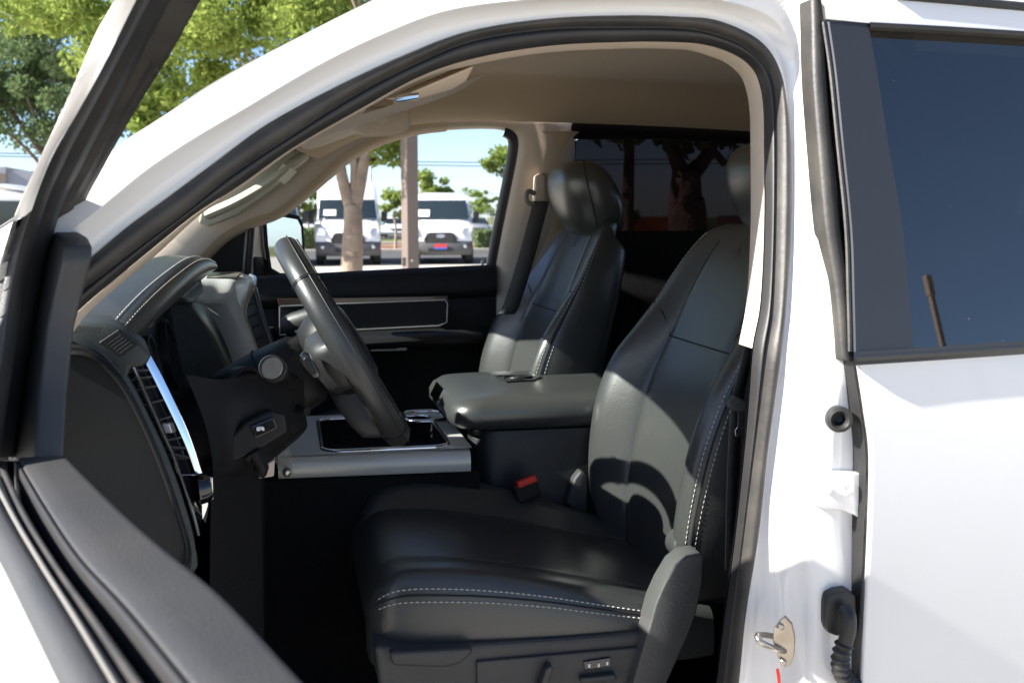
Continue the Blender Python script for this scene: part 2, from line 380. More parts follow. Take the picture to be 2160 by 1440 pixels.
# upper frame (white) and its black seal
uf = ext_line([rd(1742, 40, -.006), rd(1833, 49, -.006), rd(2000, 58, -.006), rd(2160, 68, -.006)])
uu = ext_line([rd(1728, -40, -.004), rd(1833, -35, -.006), rd(2000, -22, -.006), rd(2160, -12, -.006)])
ud = [p + V((0, .07, .03)) for p in uu]
loft('upper_frame', [[p + V((0, .03, 0)) for p in uf], [p + V((0, .004, 0)) for p in uf], uf, [a.lerp(b, .5) + V((0, -.004, 0)) for a, b in zip(uf, uu)], uu, ud], 'paint', rear, autos=50)
us = uf[1:]
loft('window_seal', [[p + V((.0, -.0015, .001)) for p in us], [p + V((0, -.004, -.002)) for p in us], [p + V((0, -.002, -.0065)) for p in us], [p + V((0, .014, -.007)) for p in us]], 'rubber', rear)
# roof drip line at the far right
dl = ext_line([rd(1880, -6, .0), rd(2000, 4, .0), rd(2160, 19, .0)])
tube('drip_moulding', [p + V((0, -.012, 0)) for p in dl], .006, 'rubber', rear, n=6)
# rear door seal (bulb rubber on the pillar)
sl1 = [(1708, 0), (1710, 50), (1713, 167), (1723, 300), (1739, 480), (1760, 613), (1771, 747), (1776, 756)]
sl2 = [(1730, 0), (1737, 50), (1742, 150), (1753, 300), (1772, 480), (1790, 613), (1797, 747), (1798, 756)]
s1 = cr([rd(x, y, -.006 + .02) for x, y in sl1], 5); s2 = cr([rd(x, y, .004 + .02) for x, y in sl2], 5)
loft('rear_seal', [[p + V((0, .03, 0)) for p in s1]] + bulge(s1, s2, ks, .012) + [[p + V((0, .03, 0)) for p in s2]], 'seal', rear)
# ------------------------------------------------------------------ pillar hardware
gc = rd(1770, 884, .012)
lathe('grommet', gc, (-.35, -1, .05), [(.0165, -.012), (.0175, 0), (.0165, .006), (.012, .008), (.0085, .004), (.006, -.01), (.001, -.012)], 'rubber', pil, n=24)
def pilp(x, y, off=0): return rd(x, y, .024 + off)
hb = [(1716, 1003), (1722, 995), (1780, 996), (1822, 998), (1822, 1098), (1800, 1085), (1775, 1076), (1740, 1076), (1718, 1066), (1714, 1050), (1720, 1036), (1716, 1024)]
prism('hinge_bracket', [pilp(x, y, -.012) for x, y in hb], (.002, .014, 0), 'paint', pil, bevel=.0018, smooth=True)
lathe('hinge_bolt', pilp(1784, 1026, -.012), (-.2, -1, .1), [(.011, 0), (.011, .003), (.008, .0035), (.0075, .007), (.0045, .007), (.004, .004)], 'paint', pil, n=16)
lathe('hinge_pin', pilp(1747, 1034, -.012), (-.2, -1, .1), [(.005, 0), (.005, .004), (.003, .005)], 'paint', pil, n=12)
# striker
sp = [(1643, 1310), (1655, 1300), (1670, 1315), (1677, 1345), (1675, 1380), (1668, 1402), (1655, 1408), (1640, 1385), (1630, 1350), (1632, 1325)]
def stp(x, y, off=0): return side(x, y, -.062 + off)
prism('striker_plate', [stp(x, y) for x, y in sp], (.004, .006, 0), 'steel', pil, bevel=.001)
tube('striker_loop', cr([stp(1636, 1342, .01), stp(1610, 1338, -.008), stp(1598, 1340, -.02), stp(1606, 1354, -.028), stp(1632, 1366, -.022), stp(1655, 1372, .004)], 6), .0042, 'steel', pil, n=8)
for x, y in ((1647, 1320), (1652, 1395)):
    lathe('bolt', stp(x, y, -.002), (-.4, -1, .1), [(.0048, 0), (.0048, .003), (.003, .0045)], 'steel', pil, n=10)
# wiring connector and boot
cb = [(1741, 1275), (1746, 1256), (1765, 1248), (1790, 1246), (1806, 1256), (1808, 1335), (1795, 1342), (1765, 1341), (1746, 1334), (1740, 1318)]
prism('wiring_connector', [pilp(x, y, -.024) for x, y in cb], (.004, .026, 0), 'rubber', pil, bevel=.003, smooth=True)
pa = cr([pilp(1782, 1282, -.034), pilp(1790, 1300, -.044), pilp(1789, 1330, -.046), pilp(1782, 1358, -.044)], 6)
tube('wiring_elbow', pa, .010, 'rubber', pil, n=12)
pp = even(cr([pilp(1781, 1356, -.044), pilp(1773, 1385, -.042), pilp(1775, 1415, -.038), pilp(1792, 1440, -.03), pilp(1815, 1455, -.01)], 10), 61)
tube('cable_boot', pp, .0105, 'rubber', pil, n=12, taper=[1.08 + .16 * math.sin(i / 60 * 2 * math.pi * 12) for i in range(61)])
prism('red_sticker', [side(x, y, -.052) for x, y in ((1637, 1410), (1643, 1409), (1646, 1425), (1647, 1445), (1648, 1470), (1639, 1470), (1641, 1440))], (0, .001, 0), 'red', pil)
# ------------------------------------------------------------------ cab interior: far side
def yfar(z): return 2 * YC - yside(z)
def far(x, y, off=0):
    Y = 2.95
    for _ in range(6): p = at(x, y, Y); Y = yfar(p.z) + off
    return at(x, y, Y)
Wpx = [(310, 640), (370, 605), (425, 562), (442, 545), (480, 508), (530, 480), (590, 458), (650, 415), (700, 372), (745, 335), (800, 306), (870, 284), (930, 275), (1000, 271), (1052, 272), (1078, 280), (1088, 300), (1084, 340), (1068, 420), (1052, 500), (1040, 568), (1030, 640), (1020, 760), (1015, 900)]
Wp = cr([far(x, y, -.005) for x, y in Wpx], 6)
outs = []
for i in range(len(Wp)):
    t = (Wp[min(i + 1, len(Wp) - 1)] - Wp[max(i - 1, 0)]).normalized(); outs.append(V((-t.z, 0, t.x)).normalized())
def wrow(a, off, sel=slice(None)): return [p + o * a + V((0, off, 0)) for p, o in list(zip(Wp, outs))[sel]]
PD = loft('far_side_trim', [wrow(.0, .03), wrow(.0, -.004), wrow(.005, -.02), wrow(.02, -.036), wrow(.05, -.045), wrow(.09, -.05), wrow(.15, -.035), wrow(.18, .03)], 'beige', truck)
loft('inner_edge', [wrow(-.004, .02, slice(12, 74)), wrow(-.004, .0, slice(12, 74)), wrow(.010, -.030, slice(12, 74)), wrow(.022, -.040, slice(12, 74))], 'headliner', PD)
rs = slice(86, 124)
loft('glass_seal', [wrow(-.018, .02, rs), wrow(-.018, .0, rs), wrow(-.008, -.012, rs), wrow(.0, -.010, rs), wrow(.006, -.02, rs)], 'rubber', PD)
# grab handle on the far A pillar
hp = [at(440, 452, 2.83), at(500, 425, 2.80), at(560, 390, 2.795), at(610, 352, 2.80), at(640, 330, 2.83)]
tube('grab_handle', cr(hp, 6), .026, 'cream', PD, rb=.014, n=12, up=(0, 1, 0))
rc = [(418, 470), (425, 440), (500, 370), (580, 318), (640, 316), (655, 325), (640, 350), (580, 400), (500, 455), (440, 478)]
prism('handle_recess', [far(x, y, -.062) for x, y in rc], (0, .012, 0), 'cream', PD, bevel=.006, smooth=True)
prism('warning_label', [at(578, 373, 2.775), at(596, 345, 2.775), at(627, 362, 2.775), at(600, 390, 2.775)], (0, .002, 0), 'label_cream', PD)
# headliner
hx = sorted([(p.x, p.z) for p in c4p[5:13]])
def hz(x):
    if x <= hx[0][0]: return hx[0][1] + (x - hx[0][0]) * .6
    for (a, b), (c, d) in zip(hx[:-1], hx[1:]):
        if x <= c: return b + (d - b) * (x - a) / (c - a)
    return hx[-1][1] - .03 * (x - hx[-1][0]) ** 2
rows = []
for k in range(41):
    t = k / 40; b = 4 * t * (1 - t); row = []
    x0 = .10 - .19 * b
    for i in range(40):
        s = i / 39; x = x0 + (2.25 - x0) * s ** 1.6
        d_ = min(1, min(t, 1 - t) * 1.45 / .17); d_ = d_ * d_ * (3 - 2 * d_)
        z = hz(max(x, .10)) + .010 + (.095 * d_ + .010 * b) * min(1, .25 + s * 6) - max(0, .10 - x) * .10
        y0 = yside(z) + .055; y = y0 + (2 * YC - 2 * y0) * t
        z += .012 * math.exp(-((y - YC) / .25) ** 2) * 0
        row.append(V((x, y, z)))
    rows.append(row)
HL = loft('headliner', rows, 'headliner', truck)
# overhead console bulge and dome lamp
loft('overhead_console', [[V((x, YC + w_ * math.cos(a), hz(max(x, .12)) + .052 - h)) for a in [math.pi * j / 12 for j in range(13)]] for x, w_, h in ((-.02, .12, 0), (.0, .15, .03), (.08, .16, .038), (.3, .15, .036), (.38, .12, .02), (.42, .11, -.004))], 'beige', HL, autos=60)
lathe('dome_lamp', (1.02, 1.9, 1.838), (0, 0, -1), [(.07, -.01), (.07, .006), (.05, .012), (.01, .014)], 'beige', HL, n=20)
# sun visors
def visor(Y0, Y1, nm):
    secs = []
    for y, sc in ((Y0, .82), (Y0 + .012, .96), (Y0 + .05, 1), (Y1 - .05, 1), (Y1 - .012, .95), (Y1, .8)):
        b = 1 - ((y - YC) / .85) ** 2; sh = -.09 * b; dz = .035 * b
        xm, zm = .185 + sh, 1.735 + dz; L = .095 * sc; th = .011 * sc; ux, uz = .93, .36
        pr_ = []
        for j in range(14):
            a = 2 * math.pi * j / 14; c_, s_ = math.cos(a), math.sin(a)
            e = L * math.copysign(abs(c_) ** .45, c_); f = th * math.copysign(abs(s_) ** .8, s_)
            pr_.append(V((xm + ux * e - uz * f, y, zm + uz * e + ux * f)))
        secs.append(pr_)
    return loft(nm, secs, 'beige', HL, cv=True, caps=True, autos=60)
visor(1.53, 1.98, 'sun_visor'); visor(2.36, 2.80, 'sun_visor')
# driver's visor underside: dark wedge housing with a vanity lamp
pv = [at(838, 208, 1.60), at(1003, 136, 1.60), at(985, 170, 1.62), at(950, 190, 1.63), at(870, 212, 1.63)]
prism('visor_housing', pv, (.0, .20, .02), 'beige', HL, bevel=.006, smooth=True)
pl = [at(838, 205, 1.575), at(885, 199, 1.575), at(880, 210, 1.575), at(830, 219, 1.575)]
prism('vanity_lamp', pl, (0, .01, .004), 'chrome', HL, bevel=.001)
prism('vanity_slot', [at(835, 214, 1.572), at(882, 206, 1.572), at(881, 209, 1.572), at(833, 217, 1.572)], (0, .006, 0), 'screen', HL)
pf = [at(745, 278, 2.42), at(775, 225, 2.42), at(862, 222, 2.42), at(868, 270, 2.42), at(855, 282, 2.42), at(830, 287, 2.42), at(770, 288, 2.42)]
prism('visor_flap', pf, (0, .018, 0), 'beige', HL, bevel=.006, smooth=True)
prism('visor_label', [at(775, 248, 2.412), at(808, 230, 2.412), at(820, 260, 2.412), at(786, 265, 2.412)], (0, .003, 0), 'label_cream', HL)
# far front door
bz = [far(x, y, -.01) for x, y in ((380, 596), (520, 588), (700, 578), (900, 568), (1040, 562))]
prof = [(.05, -.01), (.03, .004), (-.02, .006), (-.035, -.01), (-.04, -.06), (-.035, -.075), (-.02, -.085), (-.02, -.15), (-.04, -.17), (-.09, -.185), (-.095, -.205), (-.06, -.23), (-.05, -.35), (-.05, -.6)]
FD = loft('passenger_door', [cr([p + V((0, a, b)) for p in bz], 8) for a, b in prof], 'soft', truck, autos=50)
rl = [V((bz[0].x - .3, p.y, p.z)) if i == 0 else p for i, p in enumerate(bz)]
prism('rear_edge', [bz[-1] + V((0, a, b)) for a, b in prof], (.004, 0, 0), 'plastic', FD)
# wood band, pocket frame, armrest, badge
def fd(x, y, off=0): return at(x, y, 2.925 + off)
prism('wood_band', [fd(585, 630), fd(945, 624), fd(945, 636), fd(588, 644)], (0, .006, 0), 'wood', FD, bevel=.002)
fr = [fd(590, 646), fd(700, 641), fd(938, 632), fd(944, 640), fd(942, 680), fd(925, 687), fd(700, 698), fd(590, 706)]
tube('pocket_trim', fr + [fr[0]], .0022, 'silver', FD, n=6)
prism('pocket_panel', [p + V((0, .006, 0)) for p in fr], (0, .004, 0), 'soft', FD)
tube('armrest', cr([fd(590, 735, -.05), fd(760, 722, -.055), fd(900, 714, -.055), fd(1010, 712, -.03)], 6), .022, 'leather_dark', FD, rb=.04, n=12, up=(0, 0, 1))
prism('badge', [fd(780, 729, -.03), fd(858, 727, -.03), fd(858, 739, -.03), fd(782, 741, -.03)], (0, .012, 0), 'satin', FD, bevel=.001)
for k in range(7): prism('badge_letter', [fd(803 + k * 5, 731, -.032), fd(806 + k * 5, 731, -.032), fd(806 + k * 5, 737, -.032), fd(803 + k * 5, 737, -.032)], (0, .003, 0), 'plastic', FD)
lathe('lock_pin', at(1018, 566, 2.99), (0, 0, 1), [(.006, 0), (.004, .004), (.0035, .014), (.0055, .017), (.005, .022), (.001, .024)], 'satin', FD, n=10)
lathe('lock_base', at(1018, 568, 2.99), (0, 0, 1), [(.012, -.01), (.011, 0), (.006, .004)], 'plastic', FD, n=12)
# sail panel and division post at the front of the far window
prism('sail_panel', [far(x, y, -.008) for x, y in ((425, 590), (442, 545), (480, 508), (528, 481), (524, 590))], (0, .02, 0), 'plastic', FD)
tube('division_post', [far(521, 484, -.012), far(513, 588, -.012)], .004, 'light_plastic', FD, n=6)
tube('division_seal', [far(531, 480, -.006), far(523, 588, -.006)], .009, 'rubber', FD, n=8)
# outer skin of the far doors and glass
sk = [[V((x, 2 * YC - yr(z) - .0, z)) for z in (1.37, 1.25, 1.05, .8, .55)] for x in (-.5, 0, .6, 1.2, 1.9, 2.4)]
loft('far_body_side', sk, 'paint', truck)
mc = far(598, 518, .13); mn = V((.775, -.63, .02)).normalized(); mh_ = V((.63, .775, 0)).normalized(); mu = mn.cross(mh_); mu = mu if mu.z > 0 else -mu
mo = [(-.085, .075), (-.07, .088), (0, .092), (.068, .084), (.085, .06), (.088, -.02), (.078, -.075), (.05, -.092), (-.03, -.088), (-.07, -.07), (-.082, 0)]
def mp(a, b, n=0): return mc + mh_ * a * 1.1 + mu * b * 1.06 + mn * n
prism('door_mirror', [mp(a, b) for a, b in mo], -mn * .09, 'rubber', FD, bevel=.012, smooth=True)
prism('mirror_rim', [mp(a * .95, b * .95, .004) for a, b in mo], -mn * .008, 'carpet', FD, bevel=.002)
prism('mirror_glass', [mp(a * .80, b * .82, .0055) for a, b in mo], -mn * .004, 'sky_mirror', FD)
prism('mirror_arm', [far(535, 540, .03), far(575, 545, .08), far(580, 582, .08), far(535, 588, .03)], (-.04, .06, 0), 'plastic', FD, bevel=.008)
# rear part of the far side: dark trim, tinted window
rw = [(1196, 520), (1190, 420), (1192, 340), (1208, 300), (1240, 284), (1400, 284), (1640, 300), (1900, 320), (1900, 640), (1400, 560)]
rwp = [far(x, y, .01) for x, y in rw]
mesh('rear_pane', rwp, [tuple(range(len(rwp)))], 'tint_rear', truck, smooth=False)
RT = [(-.02, 0), (.02, 0)]
bpx = cr([far(x, y, -.03) for x, y in ((1110, 278), (1125, 300), (1122, 420), (1105, 560), (1090, 700), (1085, 900))], 5)
bpz = cr([far(x, y, -.03) for x, y in ((1222, 278), (1206, 296), (1190, 345), (1188, 430), (1196, 540), (1200, 900))], 5)
loft('middle_pillar_trim', [[p + V((0, .05, 0)) for p in bpx], bpx, [a.lerp(b, .3) - V((0, .02, 0)) for a, b in zip(bpx, bpz)], [a.lerp(b, .8) - V((0, .02, 0)) for a, b in zip(bpx, bpz)], bpz, [p + V((.01, .05, 0)) for p in bpz]], 'headliner', truck)
ut = [far(1200, 293, -.01), far(1400, 292, -.01), far(1640, 306, -.01), far(1900, 328, -.01)]
loft('rear_header', [[p + V((0, .03, 0)) for p in ut], ut, [p + V((0, -.04, .05)) for p in ut]], 'plastic', truck)
lb = [far(1190, 492, -.02), far(1400, 520, -.02), far(1900, 600, -.02)]
lb = [V((p.x, p.y, 1.505)) for p in lb]
loft('rear_door_trim', [[p + V((0, .06, 0)) for p in lb], lb, [p + V((0, -.04, -.01)) for p in lb], [p + V((0, -.06, -.2)) for p in lb], [p + V((0, -.06, -.8)) for p in lb]], 'carpet', truck)
# rear wall, bench, floor, firewall
box('cab_rear_wall', (2.28, YC, 1.05), (.05, 1.75, 1.0), 'carpet', truck)
mesh('rear_glass', [V((2.28, 1.6, 1.5)), V((2.28, 2.74, 1.5)), V((2.24, 2.70, 1.76)), V((2.24, 1.64, 1.76))], [(0, 1, 2, 3)], 'tint_rear', truck)
box('rear_bench', (1.85, YC, .95), (.5, 1.4, .16), 'leather_dark', truck, bevel=.05, smooth=True)
box('rear_bench_back', (2.14, YC, 1.22), (.14, 1.4, .56), 'leather_dark', truck, rot=Matrix.Rotation(R(12), 3, 'Y'), bevel=.05, smooth=True)
box('cab_floor', (.85, YC, .60), (2.9, 1.74, .06), 'carpet', truck)
box('floor_tunnel', (.6, YC, .72), (2.0, .36, .2), 'carpet', truck, bevel=.05)
box('firewall', (-.62, YC, .98), (.06, 1.72, .72), 'carpet', truck)
box('kick_panel', (-.33, yfar(1) - .05, .9), (.6, .04, .7), 'carpet', truck)
box('hinge_pillar', (-.52, 1.37, .93), (.36, .05, .78), 'carpet', truck)
# inside of the near rear door
box('near_rear_trim', (1.35, 1.36, 1.0), (1.25, .04, .8), 'carpet', truck)
mesh('near_pillar_back', [V((.72, 1.40, 1.80)), V((.80, 1.36, 1.38)), V((.80, 1.36, .65)), V((.66, 1.38, .65)), V((.68, 1.39, 1.38)), V((.70, 1.44, 1.78))], [(0, 1, 4, 5), (1, 2, 3, 4)], 'headliner', truck)
# hood and wings in front of the glass
hb_ = [[V((x, YC + s * h, z - .10 * abs(s) ** 4)) for s in [-1 + j / 8 for j in range(17)]] for x, h, z in ((-.55, .86, 1.33), (-.75, .88, 1.33), (-1.2, .88, 1.30), (-1.7, .86, 1.24), (-1.95, .80, 1.12), (-2.0, .78, .8), (-1.95, .78, .55))]
loft('hood', hb_, 'paint', truck)
for s in (-1, 1):
    loft('front_wing', [[V((x, YC + s * (.86 + b), z)) for x in (-.35, -.8, -1.2, -1.6, -1.95)] for z, b in ((1.24, .0), (1.15, .06), (.95, .08), (.75, .08))], 'paint', truck)
    for xw in (-1.35, 2.2):
        lathe('wheel', (xw, YC + s * .78, .40), (0, s, 0), [(.2, -.12), (.38, -.13), (.40, -.09), (.40, .09), (.38, .13), (.25, .12), (.22, .06), (.05, .05)], 'rubber', truck, n=32)
loft('bed_side', [[V((x, 1.24 + a, z)) for x in (2.05, 2.6, 3.3, 3.9)] for z, a in ((1.42, .06), (1.40, .0), (1.1, -.02), (.8, .02), (.6, .06))], 'paint', truck)
loft('bed_side', [[mir(V((x, 1.24 + a, z))) for x in (2.05, 2.6, 3.3, 3.9)] for z, a in ((1.42, .06), (1.40, .0), (1.1, -.02), (.8, .02), (.6, .06))], 'paint', truck)
box('tailgate', (3.9, YC, 1.0), (.06, 1.8, .8), 'paint', truck)
box('bed_floor', (2.95, YC, .8), (1.9, 1.75, .05), 'paint', truck)
for s_ in (-1, 1):
    box('rocker_panel', (.85, YC + s_ * .92, .52), (2.5, .10, .16), 'paint', truck, bevel=.03, smooth=True)
    loft('rear_quarter', [[V((x, YC + s_ * (2 * YC - 2 * yr(z)) / 2, z)) for z in (1.86, 1.6, 1.38, 1.0, .6)] for x in (XR - .02, XR + .1, 2.32)], 'paint', truck)
loft('cab_back_sheet', [[V((2.32 - .05 * k, YC + s_ * (.78 if k else .9), z)) for s_ in (-1, -.5, 0, .5, 1)] for k, z in ((0, .6), (0, 1.0), (0, 1.42))], 'paint', truck)
box('chassis', (.8, YC, .45), (5.4, .9, .2), 'plastic', truck)
# ------------------------------------------------------------------ dashboard
PR = [(-.78, 1.375), (-.55, 1.395), (-.40, 1.405), (-.30, 1.41), (-.252, 1.405), (-.225, 1.383), (-.20, 1.343), (-.18, 1.298), (-.155, 1.235), (-.135, 1.165), (-.125, 1.112), (-.13, 1.075), (-.2, 1.04), (-.5, 1.0)]
def dsh(Y):
    if Y < 1.445: return 0
    if Y < 1.56: return -.022
    if Y < 2.02: return -.045
    if Y < 2.55: return .055
    return .0
rows = []
for Y in (1.425, 1.433, 1.442, 1.449, 1.50, 1.55, 1.57, 1.62, 1.8, 1.98, 2.04, 2.1, 2.3, 2.5, 2.6, 2.75, 2.93):
    rr = []
    for i, (x, z) in enumerate(PR):
        k = 1 if 4 <= i <= 11 else (.4 if i == 3 else 0)
        e = .012 if Y < 1.43 else 0
        rr.append(V((x + dsh(Y) * k - e * (1 if i > 3 else 0), Y, z - (e if i <= 5 else 0))))
    rows.append(cr(rr, 3))
DB = loft('dashboard', rows, 'dash', truck, autos=50)
# end cap with its raised rim
ecp = [(100, 735), (147, 727), (190, 736), (226, 762), (262, 806), (300, 876), (342, 972), (380, 1080), (402, 1160), (398, 1205), (370, 1215), (250, 1190), (100, 1150)]
eco = cr([at(x, y, 1.418) for x, y in ecp], 4); ecc = sum(eco, V()) / len(eco)
prism('end_cap', eco, (0, .012, 0), 'soft', DB, bevel=.004)
tube('end_cap_rim', [ecc + (p - ecc) * .93 + V((0, -.002, 0)) for p in eco], .008, 'plastic', DB, n=8, rb=.004, up=(0, 1, 0))
# demister vent
prism('dash_corner', [at(x, y, 1.430) for x, y in ((120, 690), (160, 680), (236, 684), (270, 700), (300, 728), (322, 752), (300, 775), (276, 775), (262, 812), (226, 770), (190, 744), (147, 734), (120, 738))], (-.02, .12, .004), 'dash', DB, bevel=.006, smooth=True)
dv = [at(208, 722, 1.426), at(250, 694, 1.428), at(292, 727, 1.428), at(256, 754, 1.426)]
prism('demister_frame', dv, (0, .008, 0), 'plastic', DB, bevel=.0015)
def bil(q, u, v): return (q[0].lerp(q[1], u)).lerp(q[3].lerp(q[2], u), v)
for k in range(5):
    v0 = .22 + k * .14
    prism('demister_slat', [bil(dv, .14, v0) + V((0, -.002, 0)), bil(dv, .86, v0) + V((0, -.002, 0)), bil(dv, .86, v0 + .07) + V((0, -.002, 0)), bil(dv, .14, v0 + .07) + V((0, -.002, 0))], (0, .006, 0), 'screen', DB)
# side air vent: chrome frame, slats
vl = cr([at(x, y, 1.440) for x, y in ((276, 766), (300, 820), (345, 920), (366, 968), (400, 1070), (416, 1128))], 6)
vi = cr([at(x, y, 1.490) for x, y in ((309, 768), (333, 815), (379, 910), (406, 978), (424, 1042), (427, 1092))], 6)
vr = cr([at(x, y, 1.496) for x, y in ((318, 750), (346, 802), (396, 908), (424, 985), (441, 1050), (434, 1105))], 6)
loft('vent_back', [[p + V((-.002, 0, 0)) for p in vl], [p.lerp(q, .5) + V((-.022, 0, 0)) for p, q in zip(vl, vi)], [p + V((-.006, 0, 0)) for p in vi]], 'screen', DB)
tube('chrome_line', [p + V((.002, -.001, 0)) for p in vl], .0020, 'chrome', DB, n=6)
loft('chrome_strip', [[p + V((-.012, .004, 0)) for p in vi], vi, [p.lerp(q, .5) + V((0, -.0015, 0)) for p, q in zip(vi, vr)], vr, [p + V((-.004, .02, 0)) for p in vr]], 'chrome', DB, autos=30)
prism('chrome_top', [vl[0], vr[0], vr[0].lerp(vi[0], .6), vl[1].lerp(vl[0], .4)], (-.008, .004, 0), 'chrome', DB, bevel=.001)
for k in range(8):
    i = 2 + int(k * 2.2)
    a, b = vl[i].lerp(vi[i], .06), vl[i].lerp(vi[i], .96)
    prism('vent_slat', [a, b, b + V((-.012, .003, -.004)), a + V((-.012, .003, -.004))], (.0, 0, .0022), 'trim', DB)
prism('vent_tab', [vl[11].lerp(vi[11], .35) + V((.004, 0, .006)), vl[11].lerp(vi[11], .6) + V((.004, 0, .006)), vl[12].lerp(vi[12], .6) + V((.004, 0, .002)), vl[12].lerp(vi[12], .35) + V((.004, 0, .002))], (-.01, 0, 0), 'silver', DB, bevel=.0015)
# headlamp switch below the vent
prism('lamp_switch_panel', [vl[20].lerp(vi[20], .04) + V((.002, -.001, 0)), vl[20].lerp(vi[20], .95) + V((.002, -.001, 0)), vi[-1] + V((.001, -.001, 0)), vl[-1] + V((.002, .001, 0))], (-.008, .004, 0), 'piano', DB, bevel=.002)
kc = at(420, 1030, 1.475)
lathe('lamp_knob', kc + V((.004, 0, .0)), (1, .1, .1), [(.022, -.004), (.020, .006), (.017, .012), (.013, .013)], 'piano', DB, n=20)
prism('knob_bar', [kc + V((.014, -.004, .016)), kc + V((.014, .003, .016)), kc + V((.014, .003, -.016)), kc + V((.014, -.004, -.016))], (.005, 0, 0), 'chrome', DB, bevel=.0015)
# brow over the instruments
tp = [at(x, y, Y) for x, y, Y in ((232, 690, 1.49), (265, 652, 1.54), (305, 612, 1.62), (350, 575, 1.73), (392, 547, 1.86), (420, 543, 1.96), (441, 556, 2.05))]
lo = [at(x, y, Y) for x, y, Y in ((285, 715, 1.51), (312, 690, 1.56), (345, 660, 1.64), (380, 628, 1.75), (415, 598, 1.88), (436, 582, 1.98), (446, 574, 2.05))]
T_, L_ = cr(tp, 6), cr(lo, 6)
BR = loft('instrument_brow', [[p + V((-.17, 0, -.035)) for p in T_], [p + V((-.10, 0, -.006)) for p in T_], [p + V((-.04, 0, .004)) for p in T_], T_, [a.lerp(b, .2) + V((.012, -.002, .004)) for a, b in zip(T_, L_)], [a.lerp(b, .6) + V((.014, -.002, .002)) for a, b in zip(T_, L_)], L_, [p + V((-.02, 0, .0)) for p in L_], [p + V((-.14, 0, -.0)) for p in L_]], 'leather', DB)
stitches('stitching', [p + V((.0003, -.0003, .0012)) for p in T_], 'thread', BR if False else DB, step=.008, ln=.0058, r=.0013)
stitches('stitching', [a.lerp(b, .2) + V((.0125, -.0024, .0045)) for a, b in zip(T_, L_)], 'thread', DB, step=.009, ln=.005, r=.0009)
# instrument panel
ip = [V((-.225, 1.58, 1.36)), V((-.21, 2.03, 1.42)), V((-.17, 2.03, 1.20)), V((-.185, 1.58, 1.20))]
prism('instrument_panel', ip, (-.02, 0, 0), 'screen', DB)
for yy in (1.68, 1.92):
    lathe('gauge_ring', (-.196, yy, 1.31), (1, 0, .15), [(.062, -.01), (.062, .004), (.058, .004), (.056, -.002)], 'plastic', DB, n=28)
# centre stack bezel (inverted U)
bi = [at(x, y, Y) for x, y, Y in ((408, 636, 2.02), (430, 640, 2.05), (458, 640, 2.07), (482, 652, 2.08), (503, 690, 2.09), (519, 725, 2.09), (537, 770, 2.09))]
bo = [at(x, y, Y) for x, y, Y in ((424, 592, 2.10), (455, 590, 2.12), (495, 595, 2.12), (500, 628, 2.13), (512, 670, 2.13), (526, 710, 2.13), (545, 770, 2.13))]
bt = [at(x, y, Y) for x, y, Y in ((428, 580, 2.28), (470, 578, 2.30), (525, 580, 2.30), (536, 600, 2.24), (514, 655, 2.17), (529, 705, 2.16), (549, 770, 2.15))]
BI, BO, BT = cr(bi, 5), cr(bo, 5), cr(bt, 5)
loft('centre_bezel', [[p + V((-.04, .03, 0)) for p in BI], BI, [a.lerp(b, .5) + V((.012, -.006, 0)) for a, b in zip(BI, BO)], BO, [a.lerp(b, .5) + V((.002, 0, .003)) for a, b in zip(BO, BT)], BT, [p + V((-.05, .02, -.01)) for p in BT]], 'satin', DB)
tube('bezel_chrome', [p + V((.003, .002, .001)) for p in BT[10:]], .0025, 'chrome', DB, n=6)
prism('bezel_tray', [at(440, 578, 2.2), at(510, 578, 2.2), at(500, 588, 2.14), at(436, 590, 2.14)], (0, 0, .004), 'screen', DB)
# centre vents
ca = cr([at(x, y, 2.24) for x, y in ((506, 622), (515, 665), (530, 710), (548, 760))], 4); cb_ = cr([at(x, y, 2.40) for x, y in ((534, 608), (545, 650), (560, 695), (578, 745))], 4)
loft('centre_vent', [[p + V((-.02, 0, 0)) for p in ca], ca, [p + V((-.012, .02, 0)) for p in ca], [p + V((-.012, -.02, 0)) for p in cb_], cb_, [p + V((-.03, 0, 0)) for p in cb_]], 'plastic', DB, autos=30)
for k in range(6):
    i = 1 + 2 * k
    a, b = ca[i].lerp(cb_[i], .15), ca[i].lerp(cb_[i], .9)
    prism('centre_slat', [a, b, b + V((-.01, 0, -.002)), a + V((-.01, 0, -.002))], (0, 0, .002), 'plastic', DB)
tube('bezel_far_edge', [p + V((.0, .01, 0)) for p in cb_], .008, 'satin_black', DB, n=8)
# knee panel with switch
kq = [((392, 790, 1.56), (470, 800, 1.60), (560, 786, 1.65), (640, 800, 1.70)), ((428, 880, 1.545), (490, 880, 1.585), (570, 868, 1.63), (645, 872, 1.70)), ((446, 955, 1.535), (492, 962, 1.58), (566, 935, 1.62), (648, 900, 1.70)), ((450, 1010, 1.55), (488, 1004, 1.60), (548, 985, 1.65), (632, 922, 1.74)), ((452, 1010, 1.70), (490, 1004, 1.75), (550, 985, 1.80), (632, 922, 1.84))]
kr = [cr([at(*q) for q in row], 5) for row in kq]
loft('knee_panel', list(map(list, zip(*[cr(c_, 4) for c_ in zip(*kr)]))), 'plastic', DB)
prism('lower_dash_skin', [at(445, 1000, 1.56), at(490, 1005, 1.6), at(548, 986, 1.66), at(560, 1500, 1.66), at(440, 1500, 1.56)], (0, .3, 0), 'carpet', DB)
sw = [at(480, 960, 1.60), at(490, 915, 1.60), at(520, 885, 1.60), at(575, 862, 1.60), at(602, 868, 1.60), at(608, 905, 1.60), at(560, 935, 1.60), at(500, 965, 1.60)]
prism('switch_housing', [p + V((.0, -.02, 0)) for p in sw], (-.01, .03, 0), 'plastic', DB, bevel=.004)
